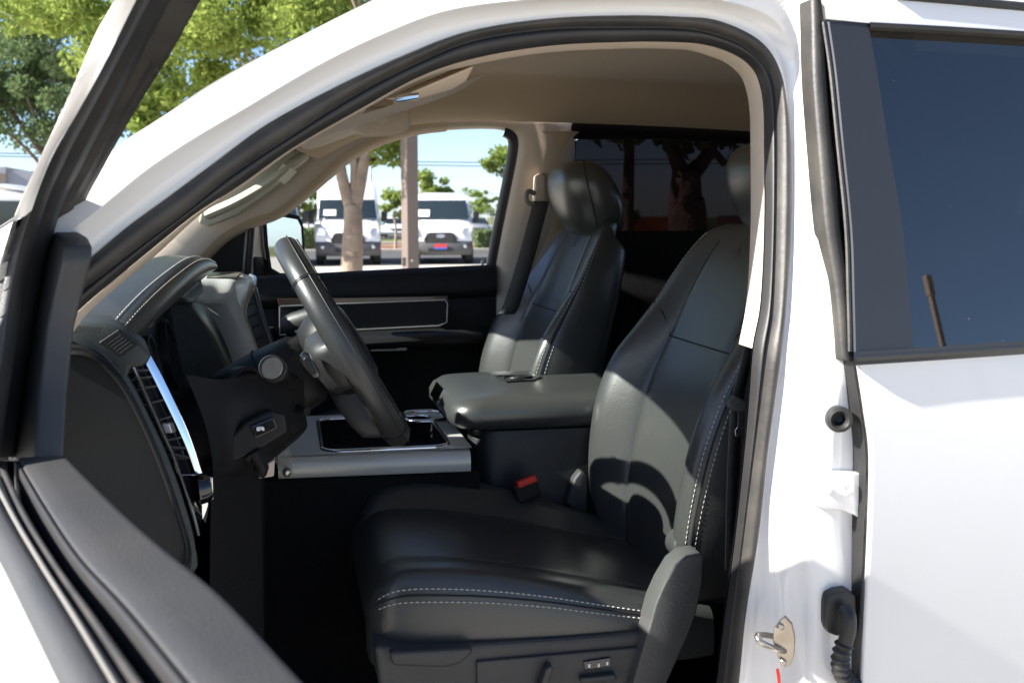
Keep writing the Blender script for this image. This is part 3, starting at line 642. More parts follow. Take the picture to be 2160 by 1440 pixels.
prism('pedal_switch', [at(527, 900, 1.574), at(578, 880, 1.574), at(586, 903, 1.574), at(540, 925, 1.574)], (-.004, .012, 0), 'piano', DB, bevel=.002)
for q in ([(541, 901), (548, 899), (549, 908), (542, 909)], [(547, 899), (553, 902), (552, 906), (546, 905)], [(551, 899), (557, 901), (558, 908), (553, 908)]):
    prism('switch_icon', [at(x, y, 1.572) for x, y in q], (0, .002, 0), 'white_print', DB)
lathe('round_switch', at(520, 820, 1.64), (.6, -.8, .1), [(.034, -.02), (.034, .0), (.028, .006), (.024, .002), (.012, .004), (.002, .006)], 'plastic', DB, n=24)
tube('brake_lever', [at(528, 962, 1.59), at(540, 955, 1.585), at(553, 985, 1.585), at(548, 992, 1.59)], .010, 'plastic', DB, rb=.014, n=8)
prism('trim_corner', [at(545, 1010, 1.64), at(552, 985, 1.64), at(580, 968, 1.66), at(578, 1005, 1.66)], (0, .03, 0), 'beige', DB, bevel=.003)
tube('column_shifter', [at(606, 690, 1.88), at(622, 682, 1.87), at(668, 668, 1.86)], .020, 'rubber', DB, rb=.014, n=10)
prism('shifter_sleeve', [at(620, 698, 1.85), at(668, 690, 1.85), at(668, 702, 1.85), at(630, 712, 1.85)], (0, .03, 0), 'cream', DB, bevel=.003)
# clear tag hanging at the console
tg = [at(577, 965, 1.95), at(612, 942, 1.95), at(619, 1000, 1.95), at(596, 1010, 1.95)]
prism('clear_tag', tg, (0, .001, 0), 'clear_tag', DB)
lathe('tag_stud', at(605, 996, 1.945), (0, -1, 0), [(.008, 0), (.008, .003), (.006, .005), (.002, .0055)], 'steel', DB, n=14)
# ------------------------------------------------------------------ steering column and wheel
WC = V((.092, 1.78, 1.341)); WN = V((.872, 0, .49)).normalized(); WD = V((.49, 0, -.872)).normalized(); WY = V((0, -1, 0))
def wl(y, d, n): return WC + WY * y + WD * d + WN * n       # y: towards the camera, d: down the wheel, n: towards the driver
secs = []
for n_, hy, hd, od in ((-.36, .075, .06, .0), (-.24, .072, .062, .0), (-.13, .068, .064, .004), (-.075, .062, .060, .006), (-.06, .05, .05, .006)):
    secs.append([wl(hy * math.copysign(abs(math.cos(a)) ** .6, math.cos(a)), od + hd * math.copysign(abs(math.sin(a)) ** .6, math.sin(a)), n_) for a in [2 * math.pi * j / 24 for j in range(24)]])
SCo = loft('steering_column', secs, 'plastic', truck, cv=True, caps=True, autos=50)
tube('shroud_joint', [wl(.069 * math.copysign(abs(math.cos(a)) ** .6, math.cos(a)), .004 + .065 * math.copysign(abs(math.sin(a)) ** .6, math.sin(a)), -.135) for a in [2 * math.pi * j / 24 for j in range(25)]], .002, 'seam', SCo, n=5)
st0 = wl(.06, .005, -.10); st1 = at(574, 776, 1.575)
tube('stalk', [st0, st0.lerp(st1, .5), st0.lerp(st1, .82)], .012, 'plastic', SCo, n=12)
dd = (st1 - st0).normalized()
lathe('stalk_knob', st0.lerp(st1, .82), dd, [(.0165, -.004), (.0185, .0), (.0185, .016), (.0195, .017), (.0195, .02), (.0185, .021), (.0185, .034), (.017, .036), (.016, .0345)], 'rubber', SCo, n=24)
tube('tilt_lever', [wl(.06, .03, -.12), wl(.10, .045, -.11), wl(.115, .05, -.10)], .007, 'plastic', SCo, n=8)
rim = [wl(.18 * math.cos(a), .18 * math.sin(a), 0) for a in [2 * math.pi * j / 72 for j in range(72)]]
vs = []
for i, p in enumerate(rim):
    rad = (p - WC).normalized(); a = 2 * math.pi * i / 72
    g = 1 + .10 * math.exp(-((math.sin(a) + .15) / .35) ** 2)
    for k in range(14):
        th = 2 * math.pi * k / 14; vs.append(p + rad * (.0175 * g * math.cos(th)) + WN * (.0205 * g * math.sin(th)))
SW = mesh('steering_wheel', vs, grid_faces(72, 14, True, True), 'wheel_leather', truck)
tube('rim_seam', [p + (p - WC).normalized() * .003 + WN * .0218 for p in rim + rim[:1]], .0014, 'seam', SW, n=5)
tube('rim_bead', [p + (p - WC).normalized() * .0172 + WN * .0105 for p in rim + rim[:1]], .0009, 'trim', SW, n=5)
for a in (-.75, math.pi + .75, .95, math.pi - .95):
    p = WC + WY * (.18 * math.cos(a)) + WD * (.18 * math.sin(a)); rad = (p - WC).normalized()
    tube('grip_joint', [p + rad * (.0198 * math.cos(t)) + WN * (.0228 * math.sin(t)) for t in [2 * math.pi * j / 16 for j in range(17)]], .0012, 'seam', SW, n=5)
hub = []
for n_, r_ in ((-.062, .045), (-.055, .062), (-.03, .075), (.0, .082), (.018, .078), (.028, .055), (.031, .01)):
    hub.append([wl(r_ * 1.15 * math.copysign(abs(math.cos(a)) ** .75, math.cos(a)), r_ * math.copysign(abs(math.sin(a)) ** .75, math.sin(a)) + .008, n_) for a in [2 * math.pi * j / 24 for j in range(24)]])
loft('airbag_hub', hub, 'plastic', SW, cv=True, caps=True)
def spoke(a, m_, wd, nm):
    c_, s_ = math.cos(a), math.sin(a); rows = []
    for r_, w_, n0, n1 in ((.05, wd * 1.2, -.062, .012), (.09, wd * 1.2, -.062, .010), (.13, wd * 1.1, -.058, .008), (.155, wd * 1.0, -.050, .008), (.172, wd * .9, -.020, .008)):
        ring = []
        for j in range(12):
            t = 2 * math.pi * j / 12; u = w_ * math.copysign(abs(math.cos(t)) ** .7, math.cos(t)); nn = (n0 + n1) / 2 + (n1 - n0) / 2 * math.copysign(abs(math.sin(t)) ** .7, math.sin(t))
            ring.append(wl(r_ * c_ - u * s_, r_ * s_ + u * c_, nn))
        rows.append(ring)
    return loft(nm, rows, m_, SW, cv=True, caps=True)
spoke(.05, 'hub', .042, 'spoke'); spoke(math.pi - .05, 'hub', .042, 'spoke')
spoke(math.pi / 2 - .35, 'trim', .022, 'lower_spoke'); spoke(math.pi / 2 + .35, 'trim', .022, 'lower_spoke')
# rocker switch on the back of the near spoke, reads as a black pill
rk = [at(x, y, 1.588) for x, y in ((631, 750), (640, 742), (650, 746), (664, 768), (676, 790), (674, 798), (662, 798), (648, 784), (635, 765))]
prism('rocker_switch', rk, (0.002, .03, 0), 'piano', SW, bevel=.003, smooth=True)
rk2 = [p + (sum(rk, V()) / len(rk) - p) * .35 + V((0, -.002, 0)) for p in rk]
prism('rocker_face', rk2, (0, .004, 0), 'plastic', SW, bevel=.002)
# ------------------------------------------------------------------ console
cy0, cy1 = 1.97, 2.38
CN = prism('centre_console', [V((-.12, cy0 + .012, 1.066)), V((.36, cy0 + .012, 1.060)), V((.36, cy0 + .012, .70)), V((-.12, cy0 + .012, .70))], (0, cy1 - cy0, 0), 'carpet', truck, bevel=.006)
sx = [-.02 + .04 * i for i in range(10)]
zt = lambda x: 1.108 - .012 * x
sl_ = lambda y, z: [V((x, y, zt(x) + z)) for x in sx]
SILV = loft('silver_trim', [sl_(cy0 + .004, -.040), sl_(cy0, -.036), sl_(cy0 + .002, -.012), sl_(cy0 + .008, -.003), sl_(cy0 + .02, .0), sl_(cy0 + .05, .001)], 'satin', CN, autos=50)
tf = [V((x, cy0 + .05, zt(x) + .001)) for x in sx]
# tray opening outlined in chrome, with a dark well
def rr_(x0, x1, y0, y1, r, z, n=6):
    out = []
    for cx, cy, a0 in ((x1 - r, y1 - r, 0), (x0 + r, y1 - r, 90), (x0 + r, y0 + r, 180), (x1 - r, y0 + r, 270)):
        for k in range(n + 1):
            a = R(a0 + 90 * k / n); out.append(V((cx + r * math.cos(a), cy + r * math.sin(a), z)))
    return out
o1 = rr_(.062, .305, cy0 + .022, cy1 - .06, .035, 1.110); o2 = [p + V((0, 0, -.085)) for p in rr_(.075, .29, cy0 + .034, cy1 - .07, .03, 1.110)]
out_ = rr_(-.02, .345, cy0 + .012, cy1, .004, 1.108)
loft('tray_surround', [o1, out_], 'satin', CN, cv=True, smooth=False)
tube('tray_rim', o1 + o1[:1], .0045, 'chrome', CN, n=8)
loft('tray_well', [o1, [a.lerp(b, .1) + V((0, 0, -.01)) for a, b in zip(o1, o2)], o2, [V((.18, 2.15, 1.024))] * len(o1)], 'carpet', CN, cv=True)
cup = [rr_(.25, .335, cy1 - .14, cy1 - .02, .03, 1.112)]
tube('cup_ring', cup[0] + cup[0][:1], .005, 'chrome', CN, n=8)
# armrest lid
def slab(x0, x1, y0, y1, secs_, nm, m_, par, skew=0):
    rows = []
    for z, ins in secs_:
        rows.append(rr_(x0 + ins * 1.4, x1 - ins, y0 + ins, y1 - ins, max(.02, .06 - ins * .5), z, 6))
    return loft(nm, rows, m_, par, cv=True, caps=True, autos=60)
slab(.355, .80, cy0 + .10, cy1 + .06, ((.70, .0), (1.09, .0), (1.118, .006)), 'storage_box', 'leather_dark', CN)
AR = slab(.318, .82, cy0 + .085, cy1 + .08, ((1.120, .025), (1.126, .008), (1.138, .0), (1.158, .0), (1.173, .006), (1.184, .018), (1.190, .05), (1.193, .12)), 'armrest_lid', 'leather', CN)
prism('lid_latch', [V((.333, 2.25, 1.178)), V((.318, 2.25, 1.148)), V((.318, 2.36, 1.148)), V((.333, 2.36, 1.178))], (-.004, 0, .002), 'chrome', CN, bevel=.001)
# embossed logo on the lid: a shield outline with two curved horns
lg = lambda x, y: V((.50 + x, 2.27 + y, 1.1945))
tube('lid_emblem', [lg(-.035, -.045), lg(-.045, .045), lg(.02, .04), lg(.05, 0), lg(.02, -.04), lg(-.035, -.045)], .0022, 'leather_dark', CN, n=6)
for s in (-1, 1):
    tube('lid_emblem', cr([lg(-.03, s * .006), lg(-.028, s * .03), lg(-.004, s * .034), lg(.008, s * .018), lg(-.008, s * .014)], 4), .0026, 'leather_dark', CN, n=6)
tube('lid_emblem', [lg(-.02, 0), lg(.03, 0)], .004, 'leather_dark', CN, n=6)
# red buckle
b0 = at(1112, 1014, 1.965)
rotb = Matrix.Rotation(R(-18), 3, 'Y')
box('belt_buckle', b0 + V((.002, .018, -.022)), (.05, .025, .04), 'plastic', truck, rot=rotb, bevel=.006)
box('buckle_button', b0 + V((-.002, -.003, .0)), (.040, .014, .013), 'red', truck, rot=rotb, bevel=.003)
# ------------------------------------------------------------------ front seats
def make_seat():
    Y0 = 1.79
    # cushion: sections across Y for stations along X
    st = [  # x, centre z, bolster rise, half width, side bottom z
        (.110, .925, .0, .19, .90), (.116, .965, .004, .215, .89), (.132, .992, .010, .235, .885), (.165, 1.008, .020, .25, .88), (.23, 1.006, .030, .258, .88), (.30, .996, .034, .262, .885),
        (.38, .980, .034, .264, .885), (.46, .960, .030, .264, .88), (.54, .940, .024, .262, .875), (.60, .928, .018, .258, .87), (.66, .92, .01, .25, .87)]
    prf = [(-1, 'b', 0), (-1.0, .1, 0), (-.995, .55, 0), (-.97, .86, .3), (-.93, .98, .75), (-.86, 1, 1), (-.76, 1, .98), (-.66, 1, .55), (-.60, 1, .26), (-.565, 1, .10), (-.55, 1, .04), (-.52, 1, .10), (-.3, 1, .03), (0, 1, 0)]
    prf = prf + [(-a, b, c) for a, b, c in prf[-2::-1]]
    rows = []
    for x, zc, br, hw, zb in st:
        row = []
        for a, b, c in prf:
            top = zc + br * (.35 if a < 0 else 1.35) * c
            z = zb - .02 if b == 'b' else (zb + (top - zb) * b)
            row.append(V((x, Y0 + a * hw, z)))
        rows.append(row)
    rows = [cr(r_, 2) for r_ in rows]
    rows = list(map(list, zip(*[cr(c_, 4) for c_ in zip(*rows)])))
    S = loft('front_seat', rows, 'leather', truck)
    nc = len(rows[0])
    # double stitching along the outboard seam
    jn = 6
    for dj, dz in ((6, .0015), (5, .0005)):
        path = [V(r_[dj]) + V((0, -.0009, dz * .5)) for r_ in rows[7:-6]]
        stitches('stitching', path, 'thread', S, step=.0085, ln=.0058, r=.0011)
    tube('cushion_seam', [V(r_[6]).lerp(V(r_[5]), .5) + V((0, -.0015, .0006)) for r_ in rows[6:-4]], .0016, 'seam', S, n=5)
    # base shell
    nb = [(790, 1362), (860, 1368), (1000, 1358), (1200, 1345), (1392, 1330), (1405, 1460), (1380, 1600), (830, 1600), (800, 1450)]
    prism('seat_base', [at(x, y, 1.515) for x, y in nb], (0, .55, 0), 'trim', S, bevel=.008)
    ins = [(1005, 1395), (1380, 1362), (1392, 1480), (1370, 1600), (1010, 1600)]
    prism('side_valance', [at(x, y, 1.508) for x, y in ins], (0, .02, 0), 'trim', S, bevel=.003)
    prism('front_fairing', [at(x, y, 1.50) for x, y in ((822, 1376), (990, 1366), (1000, 1374), (970, 1400), (940, 1408), (828, 1404))], (0, .03, 0), 'trim', S, bevel=.006, smooth=True)
    prism('seat_lever', [at(x, y, 1.488) for x, y in ((1152, 1412), (1164, 1402), (1168, 1412), (1150, 1460), (1135, 1460))], (0, .02, 0), 'trim', S, bevel=.003)
    prism('switch_plate', [at(x, y, 1.504) for x, y in ((1231, 1395), (1288, 1386), (1289, 1404), (1234, 1412))], (0, .006, 0), 'piano', S, bevel=.001)
    for x, y in ((1243, 1404), (1263, 1403), (1281, 1399)):
        prism('switch_mark', [at(x - 2, y - 4, 1.502), at(x + 2, y - 4, 1.502), at(x + 2, y + 3, 1.502), at(x - 2, y + 3, 1.502)], (0, .002, 0), 'white_print', S)
    prism('seat_switch', [at(x, y, 1.494) for x, y in ((1225, 1430), (1300, 1422), (1302, 1434), (1226, 1442))], (0, .02, 0), 'trim', S, bevel=.003)
    # recliner cover
    rc_ = [(1376, 1302), (1384, 1272), (1402, 1232), (1426, 1192), (1450, 1173), (1484, 1168), (1482, 1230), (1470, 1290), (1452, 1340), (1380, 1500), (1300, 1560)]
    prism('recliner_cover', [at(x, y, 1.487) for x, y in rc_], (0, .05, 0), 'side_trim', S, bevel=.0035, smooth=True)
    # backrest
    sp = [  # spine x, z, half width, bolster rise, thickness
        (.635, .90, .20, .010, .07), (.636, .94, .225, .024, .10), (.642, 1.00, .245, .040, .12), (.655, 1.08, .256, .050, .13), (.675, 1.17, .262, .054, .135), (.698, 1.25, .262, .048, .13), (.725, 1.32, .252, .032, .12),
        (.752, 1.385, .245, .018, .11), (.776, 1.44, .230, .012, .10), (.798, 1.485, .210, .008, .09), (.818, 1.517, .188, .004, .08), (.836, 1.532, .160, .0, .06), (.86, 1.535, .14, .0, .03)]
    bpf = [(0, -1, 0), (-.5, -1, 0), (-.85, -.9, 0), (-.97, -.6, 0), (-1.0, -.25, 0), (-1.0, .05, .25), (-.985, .0, .62), (-.95, 0, .9), (-.9, 0, 1), (-.8, 0, .93), (-.7, 0, .62), (-.62, 0, .34), (-.575, 0, .14), (-.555, 0, .02), (-.53, 0, .14), (-.3, 0, .05), (0, 0, 0)]
    rows = []
    for i, (x, z, hw, br, th) in enumerate(sp):
        x2, z2 = sp[min(i + 1, 12)][:2]; x1, z1 = sp[max(i - 1, 0)][:2]
        t = V((x2 - x1, 0, z2 - z1)).normalized(); fn = V((-t.z, 0, t.x))
        row = []
        for a, b, c in bpf + [(-a, b, c) for a, b, c in bpf[-2:0:-1]]:
            d = (c * br * (1.0 if a < 0 else 1.35)) if b >= 0 else b * th
            row.append(V((x, Y0 + a * hw, z)) + fn * d)
        rows.append(row)
    def crc(r_, n):
        q = [r_[-1]] + r_ + r_[:2]; full = cr(q, n); return full[n:-2 * n + n - 0][:len(r_) * n]
    rows = [crc(r_, 2) for r_ in rows]
    rows = list(map(list, zip(*[cr(c_, 4) for c_ in zip(*rows)])))
    B = loft('backrest', rows, 'leather', S, cv=True, caps=True)
    B.cycles.shadow_terminator_geometry_offset = .3
    nn = len(rows[0])
    def bcol(j, off, r0=4, r1=-8): return [V(r_[j % nn]) + V(off) for r_ in rows[r0:r1]]
    # outboard and inboard stitching, panel seams
    for j, off in ((11, (-.0005, -.0007, 0)), (13, (-.0008, -.0003, 0))):
        stitches('stitching', bcol(j, off), 'thread', S, step=.0085, ln=.0058, r=.0009)
        stitches('stitching', bcol(-j, (off[0], -off[1], 0)), 'thread', S, step=.0085, ln=.0058, r=.0009)
    tube('backrest_seam', bcol(12, (-.0018, -.0018, 0)), .0018, 'seam', S, n=5)
    tube('backrest_seam', bcol(26, (-.0002, 0, 0), 2, -10), .0020, 'seam', S, n=5)
    tube('backrest_seam', bcol(-26, (-.0002, 0, 0), 2, -10), .0020, 'seam', S, n=5)
    def surf(i, j): return V(rows[i][j % nn])
    for s in (1, -1):     # slanted yoke seam over each bolster, then across the middle
        tube('yoke_seam', cr([surf(27, s * 16), surf(26, s * 20), surf(24, s * 26)], 5), .0019, 'seam', S, n=5)
    tube('yoke_seam', [surf(24, j) + V((-.0005, 0, 0)) for j in range(26, nn - 25)], .0016, 'seam', S, n=5)
    # stamped emblem on the upper back
    ce_ = surf(36, 32)
    for a, b in (((-.03, .02), (.03, .028)), ((-.028, .0), (-.006, .018)), ((.028, .0), (.006, .018)), ((-.012, -.012), (.0, .008)), ((.012, -.012), (.0, .008))):
        tube('stamped_emblem', [ce_ + V((-.0015 + a[1] * .5, a[0], a[1])), ce_ + V((-.0015 + b[1] * .5, b[0], b[1]))], .0006, 'leather', S, n=5)
    # round hinge knuckle at the base of the backrest
    lathe('hinge_knuckle', at(1446, 1152, 1.575), (0, -1, 0), [(.024, -.03), (.024, .006), (.018, .013), (.005, .015)], 'leather', S, n=18)
    # inboard recliner piece
    prism('inboard_hinge', [at(x, y, 2.04) for x, y in ((1196, 1062), (1212, 1010), (1226, 992), (1240, 1000), (1240, 1090), (1210, 1075))], (0, .03, 0), 'trim', S, bevel=.005, smooth=True)
    # headrest
    hr = []
    for z, x0, x1, hw in ((1.500, .830, .895, .075), (1.510, .805, .912, .105), (1.540, .782, .918, .128), (1.585, .762, .912, .145), (1.625, .754, .893, .146), (1.655, .758, .872, .136), (1.673, .770, .85, .114), (1.681, .788, .83, .08)):
        cx = (x0 + x1) / 2; hx_ = (x1 - x0) / 2
        hr.append([V((cx + hx_ * math.copysign(abs(math.cos(a)) ** .8, math.cos(a)) + .01 * (1 - math.cos(a)) * abs(math.sin(a)) ** 3, Y0 + hw * math.copysign(abs(math.sin(a)) ** .65, math.sin(a)), z)) for a in [2 * math.pi * j / 32 for j in range(32)]])
    hr = list(map(list, zip(*[cr(c_, 3) for c_ in zip(*hr)])))
    loft('headrest', hr, 'leather', S, cv=True, caps=True)
    ring = [r_[22] for r_ in hr]
    tube('headrest_seam', [p + V((-.001, -.001, 0)) for p in ring], .0016, 'seam', S, n=5)
    for s in (-1, 1): tube('headrest_post', [V((.845, Y0 + s * .06, 1.50)), V((.835, Y0 + s * .06, 1.54))], .007, 'chrome', S, n=8)
    return S
seat = make_seat()
seat['label'] = 'driver seat in black leather with pale double stitching'
def copy_part(p, parent, off):
    c = p.copy(); COL.objects.link(c); c.parent = parent; c.matrix_parent_inverse = p.matrix_parent_inverse.copy(); c.location = off
    for ch in list(p.children):
        d = ch.copy(); COL.objects.link(d); d.parent = c; d.matrix_parent_inverse = Matrix()
    return c
seat2 = copy_part(seat, truck, V((-.085, .79, 0)))
for st_, dx in ((seat, .045), (seat2, -.015)):
    for ch in st_.children:
        if ch.name.startswith('headrest'): ch.location.x += dx
seat2['label'] = 'passenger seat in black leather behind the centre armrest'
# ------------------------------------------------------------------ seat belts
pb_ = [at(1140, 425, 2.83), at(1128, 470, 2.80), at(1108, 545, 2.76), at(1078, 640, 2.74), at(1066, 662, 2.74)]
loft('seat_belt', [[p + V((-.022, -.01, 0)) for p in cr(pb_, 5)], [p + V((.0, -.016, 0)) for p in cr(pb_, 5)], [p + V((.022, -.01, 0)) for p in cr(pb_, 5)]], 'belt', truck, solid=.002)
prism('belt_guide', [at(x, y, 2.85) for x, y in ((1130, 372), (1142, 364), (1150, 372), (1152, 424), (1140, 430), (1128, 424))], (0, .03, 0), 'beige', truck, bevel=.005, smooth=True)
tube('belt_loop', cr([at(1128, 408, 2.83), at(1114, 404, 2.82), at(1110, 418, 2.82), at(1118, 430, 2.82), at(1150, 434, 2.82)], 4), .007, 'light_plastic', truck, n=8)
tube('belt_tongue', [at(1070, 652, 2.72), at(1053, 664, 2.72)], .006, 'steel', truck, n=6)
db = [at(1592, 700, 1.455), at(1580, 760, 1.455), at(1560, 845, 1.455), at(1550, 1000, 1.47), at(1545, 1200, 1.48)]
loft('seat_belt', [[p + V((-.012, .0, 0)) for p in cr(db, 5)], [p + V((.02, .03, 0)) for p in cr(db, 5)]], 'belt', truck, solid=.002)
prism('tongue_grip', [at(x, y, 1.44) for x, y in ((1534, 846), (1548, 832), (1576, 846), (1578, 866), (1556, 868), (1537, 860))], (.0, .012, 0), 'trim', truck, bevel=.003)
prism('tongue_blade', [at(x, y, 1.445) for x, y in ((1557, 866), (1570, 868), (1568, 912), (1564, 922), (1552, 920), (1550, 908), (1556, 900))], (.0, .003, 0), 'chrome', truck, bevel=.0008)
# ------------------------------------------------------------------ open front door (seen from above its window sill)
DN = V((.933, .36, 0)).normalized(); DD = V((.36, -.933, 0)).normalized(); DP = V((-.226, 1.157, 1.30))
def dr(x, y, off=0, lean=.23): return atP(x, y, DP - DN * off, V((DN.x, DN.y, -lean)))
def run(pts, z, up=.12):
    q = [atZ(x, y, z) for x, y in pts]; q.append(q[-1] + (q[-1] - q[-2]).normalized() * .25); q.append(q[-2] + DD * .50)
    return cr(q, 6)
t1 = run([(140, 967), (233, 1060), (333, 1150), (467, 1260), (637, 1440)], 1.300)
t3 = run([(37, 970), (97, 1070), (167, 1173), (267, 1280), (400, 1440)], 1.300)
t4 = run([(12, 985), (53, 1077), (120, 1190), (200, 1300), (300, 1440)], 1.297)
t4b = run([(0, 990), (42, 1084), (107, 1190), (182, 1300), (275, 1440)], 1.299)
t5 = run([(-15, 1000), (33, 1092), (92, 1192), (160, 1300), (244, 1440)], 1.300)
t5b = run([(-25, 1008), (22, 1100), (80, 1200), (145, 1305), (225, 1440)], 1.299)
t6 = run([(-80, 1040), (-45, 1105), (0, 1190), (58, 1310), (120, 1440)], 1.292)
def sh(r, n=0, z=0): return [p + DN * n + V((0, 0, z)) for p in r]
def mixr(a, b, k, z=0): return [p.lerp(q, k) + V((0, 0, z)) for p, q in zip(a, b)]
# outer skin is the door itself
DO = loft('front_door', [sh(t6, .004, .0), t6, sh(t6, -.012, -.004), sh(t6, -.024, -.03), sh(t6, -.04, -.15), sh(t6, -.05, -.4), sh(t6, -.03, -.75), sh(t1, 0, -.75), sh(t1, .01, -.3)], 'paint', truck)
DO['label'] = 'open front door seen from above its lowered window'
loft('door_trim', [sh(t1, .03, -.32), sh(t1, .012, -.10), sh(t1, .006, -.03), sh(t1, .001, -.008), t1, mixr(t1, t3, .03, .0022), mixr(t1, t3, .12, .003), mixr(t1, t3, .6, .003), mixr(t1, t3, .94, .0026), mixr(t1, t3, .98, .001), t3, sh(t3, 0, -.012)], 'trim', DO)
loft('sill_seal', [sh(t3, 0, -.006), mixr(t3, t4, .12, .002), mixr(t3, t4, .28, .0), mixr(t3, t4, .36, -.02), mixr(t3, t4, .4, -.09), mixr(t3, t4, .8, -.09), mixr(t3, t4, .86, -.012), t4], 'rubber', DO)
loft('fuzz_strip', [sh(t4, 0, -.01), mixr(t4, t4b, .1, .002), mixr(t4, t4b, .6, .004), mixr(t4, t4b, .95, .001), sh(t4b, 0, -.006)], 'seal', DO)
loft('sill_strip', [sh(t4b, 0, -.006), sh(t5, 0, .002), mixr(t5, t5b, .4, .004), mixr(t5, t5b, .9, .001), sh(t5b, 0, -.006)], 'light_plastic', DO)
loft('outer_moulding', [sh(t5b, 0, -.006), mixr(t5b, t6, .05, .004), mixr(t5b, t6, .3, .008), mixr(t5b, t6, .7, .006), mixr(t5b, t6, .97, .002), sh(t6, 0, -.008)], 'trim', DO)
# window frame sections up the pillar edge of the door
A_ = [(-40, 965), (-15, 640), (27, 467), (77, 350), (147, 200), (200, 77), (243, 0), (360, -210)]
B_ = [(-22, 965), (25, 600), (67, 443), (110, 333), (165, 235), (215, 145), (287, 0), (395, -210)]
C_ = [(0, 965), (50, 650), (92, 455), (146, 330), (210, 205), (264, 100), (318, 0), (430, -210)]
D_ = [(30, 965), (80, 650), (125, 455), (184, 335), (250, 210), (312, 95), (362, 0), (475, -210)]
E_ = [(65, 965), (115, 650), (160, 460), (213, 350), (283, 227), (350, 120), (417, 0), (535, -210)]
def fr_(px, off):
    q = [dr(x, y, off) for x, y in px]; e = q[-1]
    q += [e + DD * .12 + V((0, 0, .055)) + DN * .012, e + DD * .30 + V((0, 0, .085)) + DN * .02, V((.22, .16, 0)) + DN * (.09 - off) + V((0, 0, e.z + .06)), V((.235, .12, 0)) + DN * (.07 - off) + V((0, 0, 1.62)), V((.20, .12, 0)) + DN * (-off) + V((0, 0, 1.30))]
    return cr(q, 5)
fa, fb, fc, fd_, fe_ = fr_(A_, .085), fr_(B_, .070), fr_(C_, .048), fr_(D_, .022), fr_(E_, .0)
def mm(a, b, k, n=0): return [p.lerp(q, k) + DN * n for p, q in zip(a, b)]
WF = loft('window_frame', [r_[10:] for r_ in (mm(fa, fe_, .4, -.02), fa, mm(fa, fb, .5, .003), fb)], 'paint', DO)
loft('mirror_base', [r_[:11] for r_ in (mm(fa, fe_, .4, -.02), fa, mm(fa, fb, .3, .004), mm(fa, fb, .6, -.002), fb)], 'trim', DO)
loft('glass_channel', [fb, mm(fb, fc, .15, .004), mm(fb, fc, .6, .004), mm(fb, fc, .9, -.003), fc, mm(fc, fd_, .2, .006), mm(fc, fd_, .6, .006), mm(fc, fd_, .85, -.003), fd_], 'rubber', DO)
loft('frame_seal', [fd_, mm(fd_, fe_, .12, .006), mm(fd_, fe_, .3, .007), mm(fd_, fe_, .46, .0), mm(fd_, fe_, .6, .005), mm(fd_, fe_, .85, .006), fe_, mm(fd_, fe_, .98, -.012), mm(fd_, fe_, .7, -.04)], 'seal', DO)
sp_ = [(132, 483), (150, 484), (172, 490), (188, 500), (197, 518), (194, 550), (181, 600), (158, 690), (143, 830), (136, 967), (48, 967), (82, 800), (112, 640)]
prism('sail_panel', [dr(x, y, -.004) for x, y in sp_], -DN * .03, 'trim', DO, bevel=.005, smooth=True)
prism('frame_clip', [dr(x, y, .018) for x, y in ((102, 458), (114, 455), (126, 463), (122, 474), (104, 466))], -DN * .008, 'light_plastic', DO, bevel=.002)
# door mirror on the outside, towards the front
mh = DP + DD * .10 - DN * .26 + V((0, 0, .05))
# ------------------------------------------------------------------ the lot: ground sheets
def leafmat(name, a, b, tr=.45):
    m = bpy.data.materials.new(name); m.use_nodes = True; t = m.node_tree; t.nodes.clear()
    o = t.nodes.new('ShaderNodeOutputMaterial'); d = t.nodes.new('ShaderNodeBsdfDiffuse'); l = t.nodes.new('ShaderNodeBsdfTranslucent'); mx = t.nodes.new('ShaderNodeMixShader')
    g = t.nodes.new('ShaderNodeNewGeometry'); n = t.nodes.new('ShaderNodeTexNoise'); n.inputs['Scale'].default_value = 1.7; n.inputs['Detail'].default_value = 4
    t.links.new(g.outputs['Position'], n.inputs['Vector'])
    ad = t.nodes.new('ShaderNodeMath'); ad.operation = 'ADD'; ml = t.nodes.new('ShaderNodeMath'); ml.operation = 'MULTIPLY'; ml.inputs[1].default_value = .5
    t.links.new(g.outputs['Random Per Island'], ml.inputs[0]); t.links.new(n.outputs[0], ad.inputs[0]); t.links.new(ml.outputs[0], ad.inputs[1])
    r = t.nodes.new('ShaderNodeMapRange'); r.inputs[1].default_value = .4; r.inputs[2].default_value = 1.05; t.links.new(ad.outputs[0], r.inputs[0])
    c = t.nodes.new('ShaderNodeMix'); c.data_type = 'RGBA'; c.inputs[6].default_value = (*a, 1); c.inputs[7].default_value = (*b, 1)
    t.links.new(r.outputs[0], c.inputs[0]); t.links.new(c.outputs[2], d.inputs[0]); t.links.new(c.outputs[2], l.inputs[0])
    mx.inputs[0].default_value = tr; t.links.new(d.outputs[0], mx.inputs[1]); t.links.new(l.outputs[0], mx.inputs[2]); t.links.new(mx.outputs[0], o.inputs[0]); M[name] = m
leafmat('leaf_bright', (.17, .24, .05), (.36, .43, .12))
leafmat('leaf_dark', (.10, .15, .07), (.21, .28, .13))
leafmat('leaf_mid', (.13, .19, .04), (.27, .33, .09))
leafmat('grass', (.05, .08, .015), (.12, .15, .03), .2)
mat('concrete', (.50, .46, .39), .9, bump=('n', 20, .3, .01), var=(1.5, .6, (.56, .51, .43)))
mat('asphalt', (.055, .055, .056), .9, bump=('n', 40, .4, .01), var=(2, .6, (.075, .073, .07)))
mat('mulch', (.20, .10, .055), .95, bump=('n', 15, .8, .05), var=(6, .8, (.28, .16, .09)))
mat('lawn', (.09, .12, .03), .95, bump=('n', 60, .8, .05), var=(3, .7, (.13, .15, .045)))
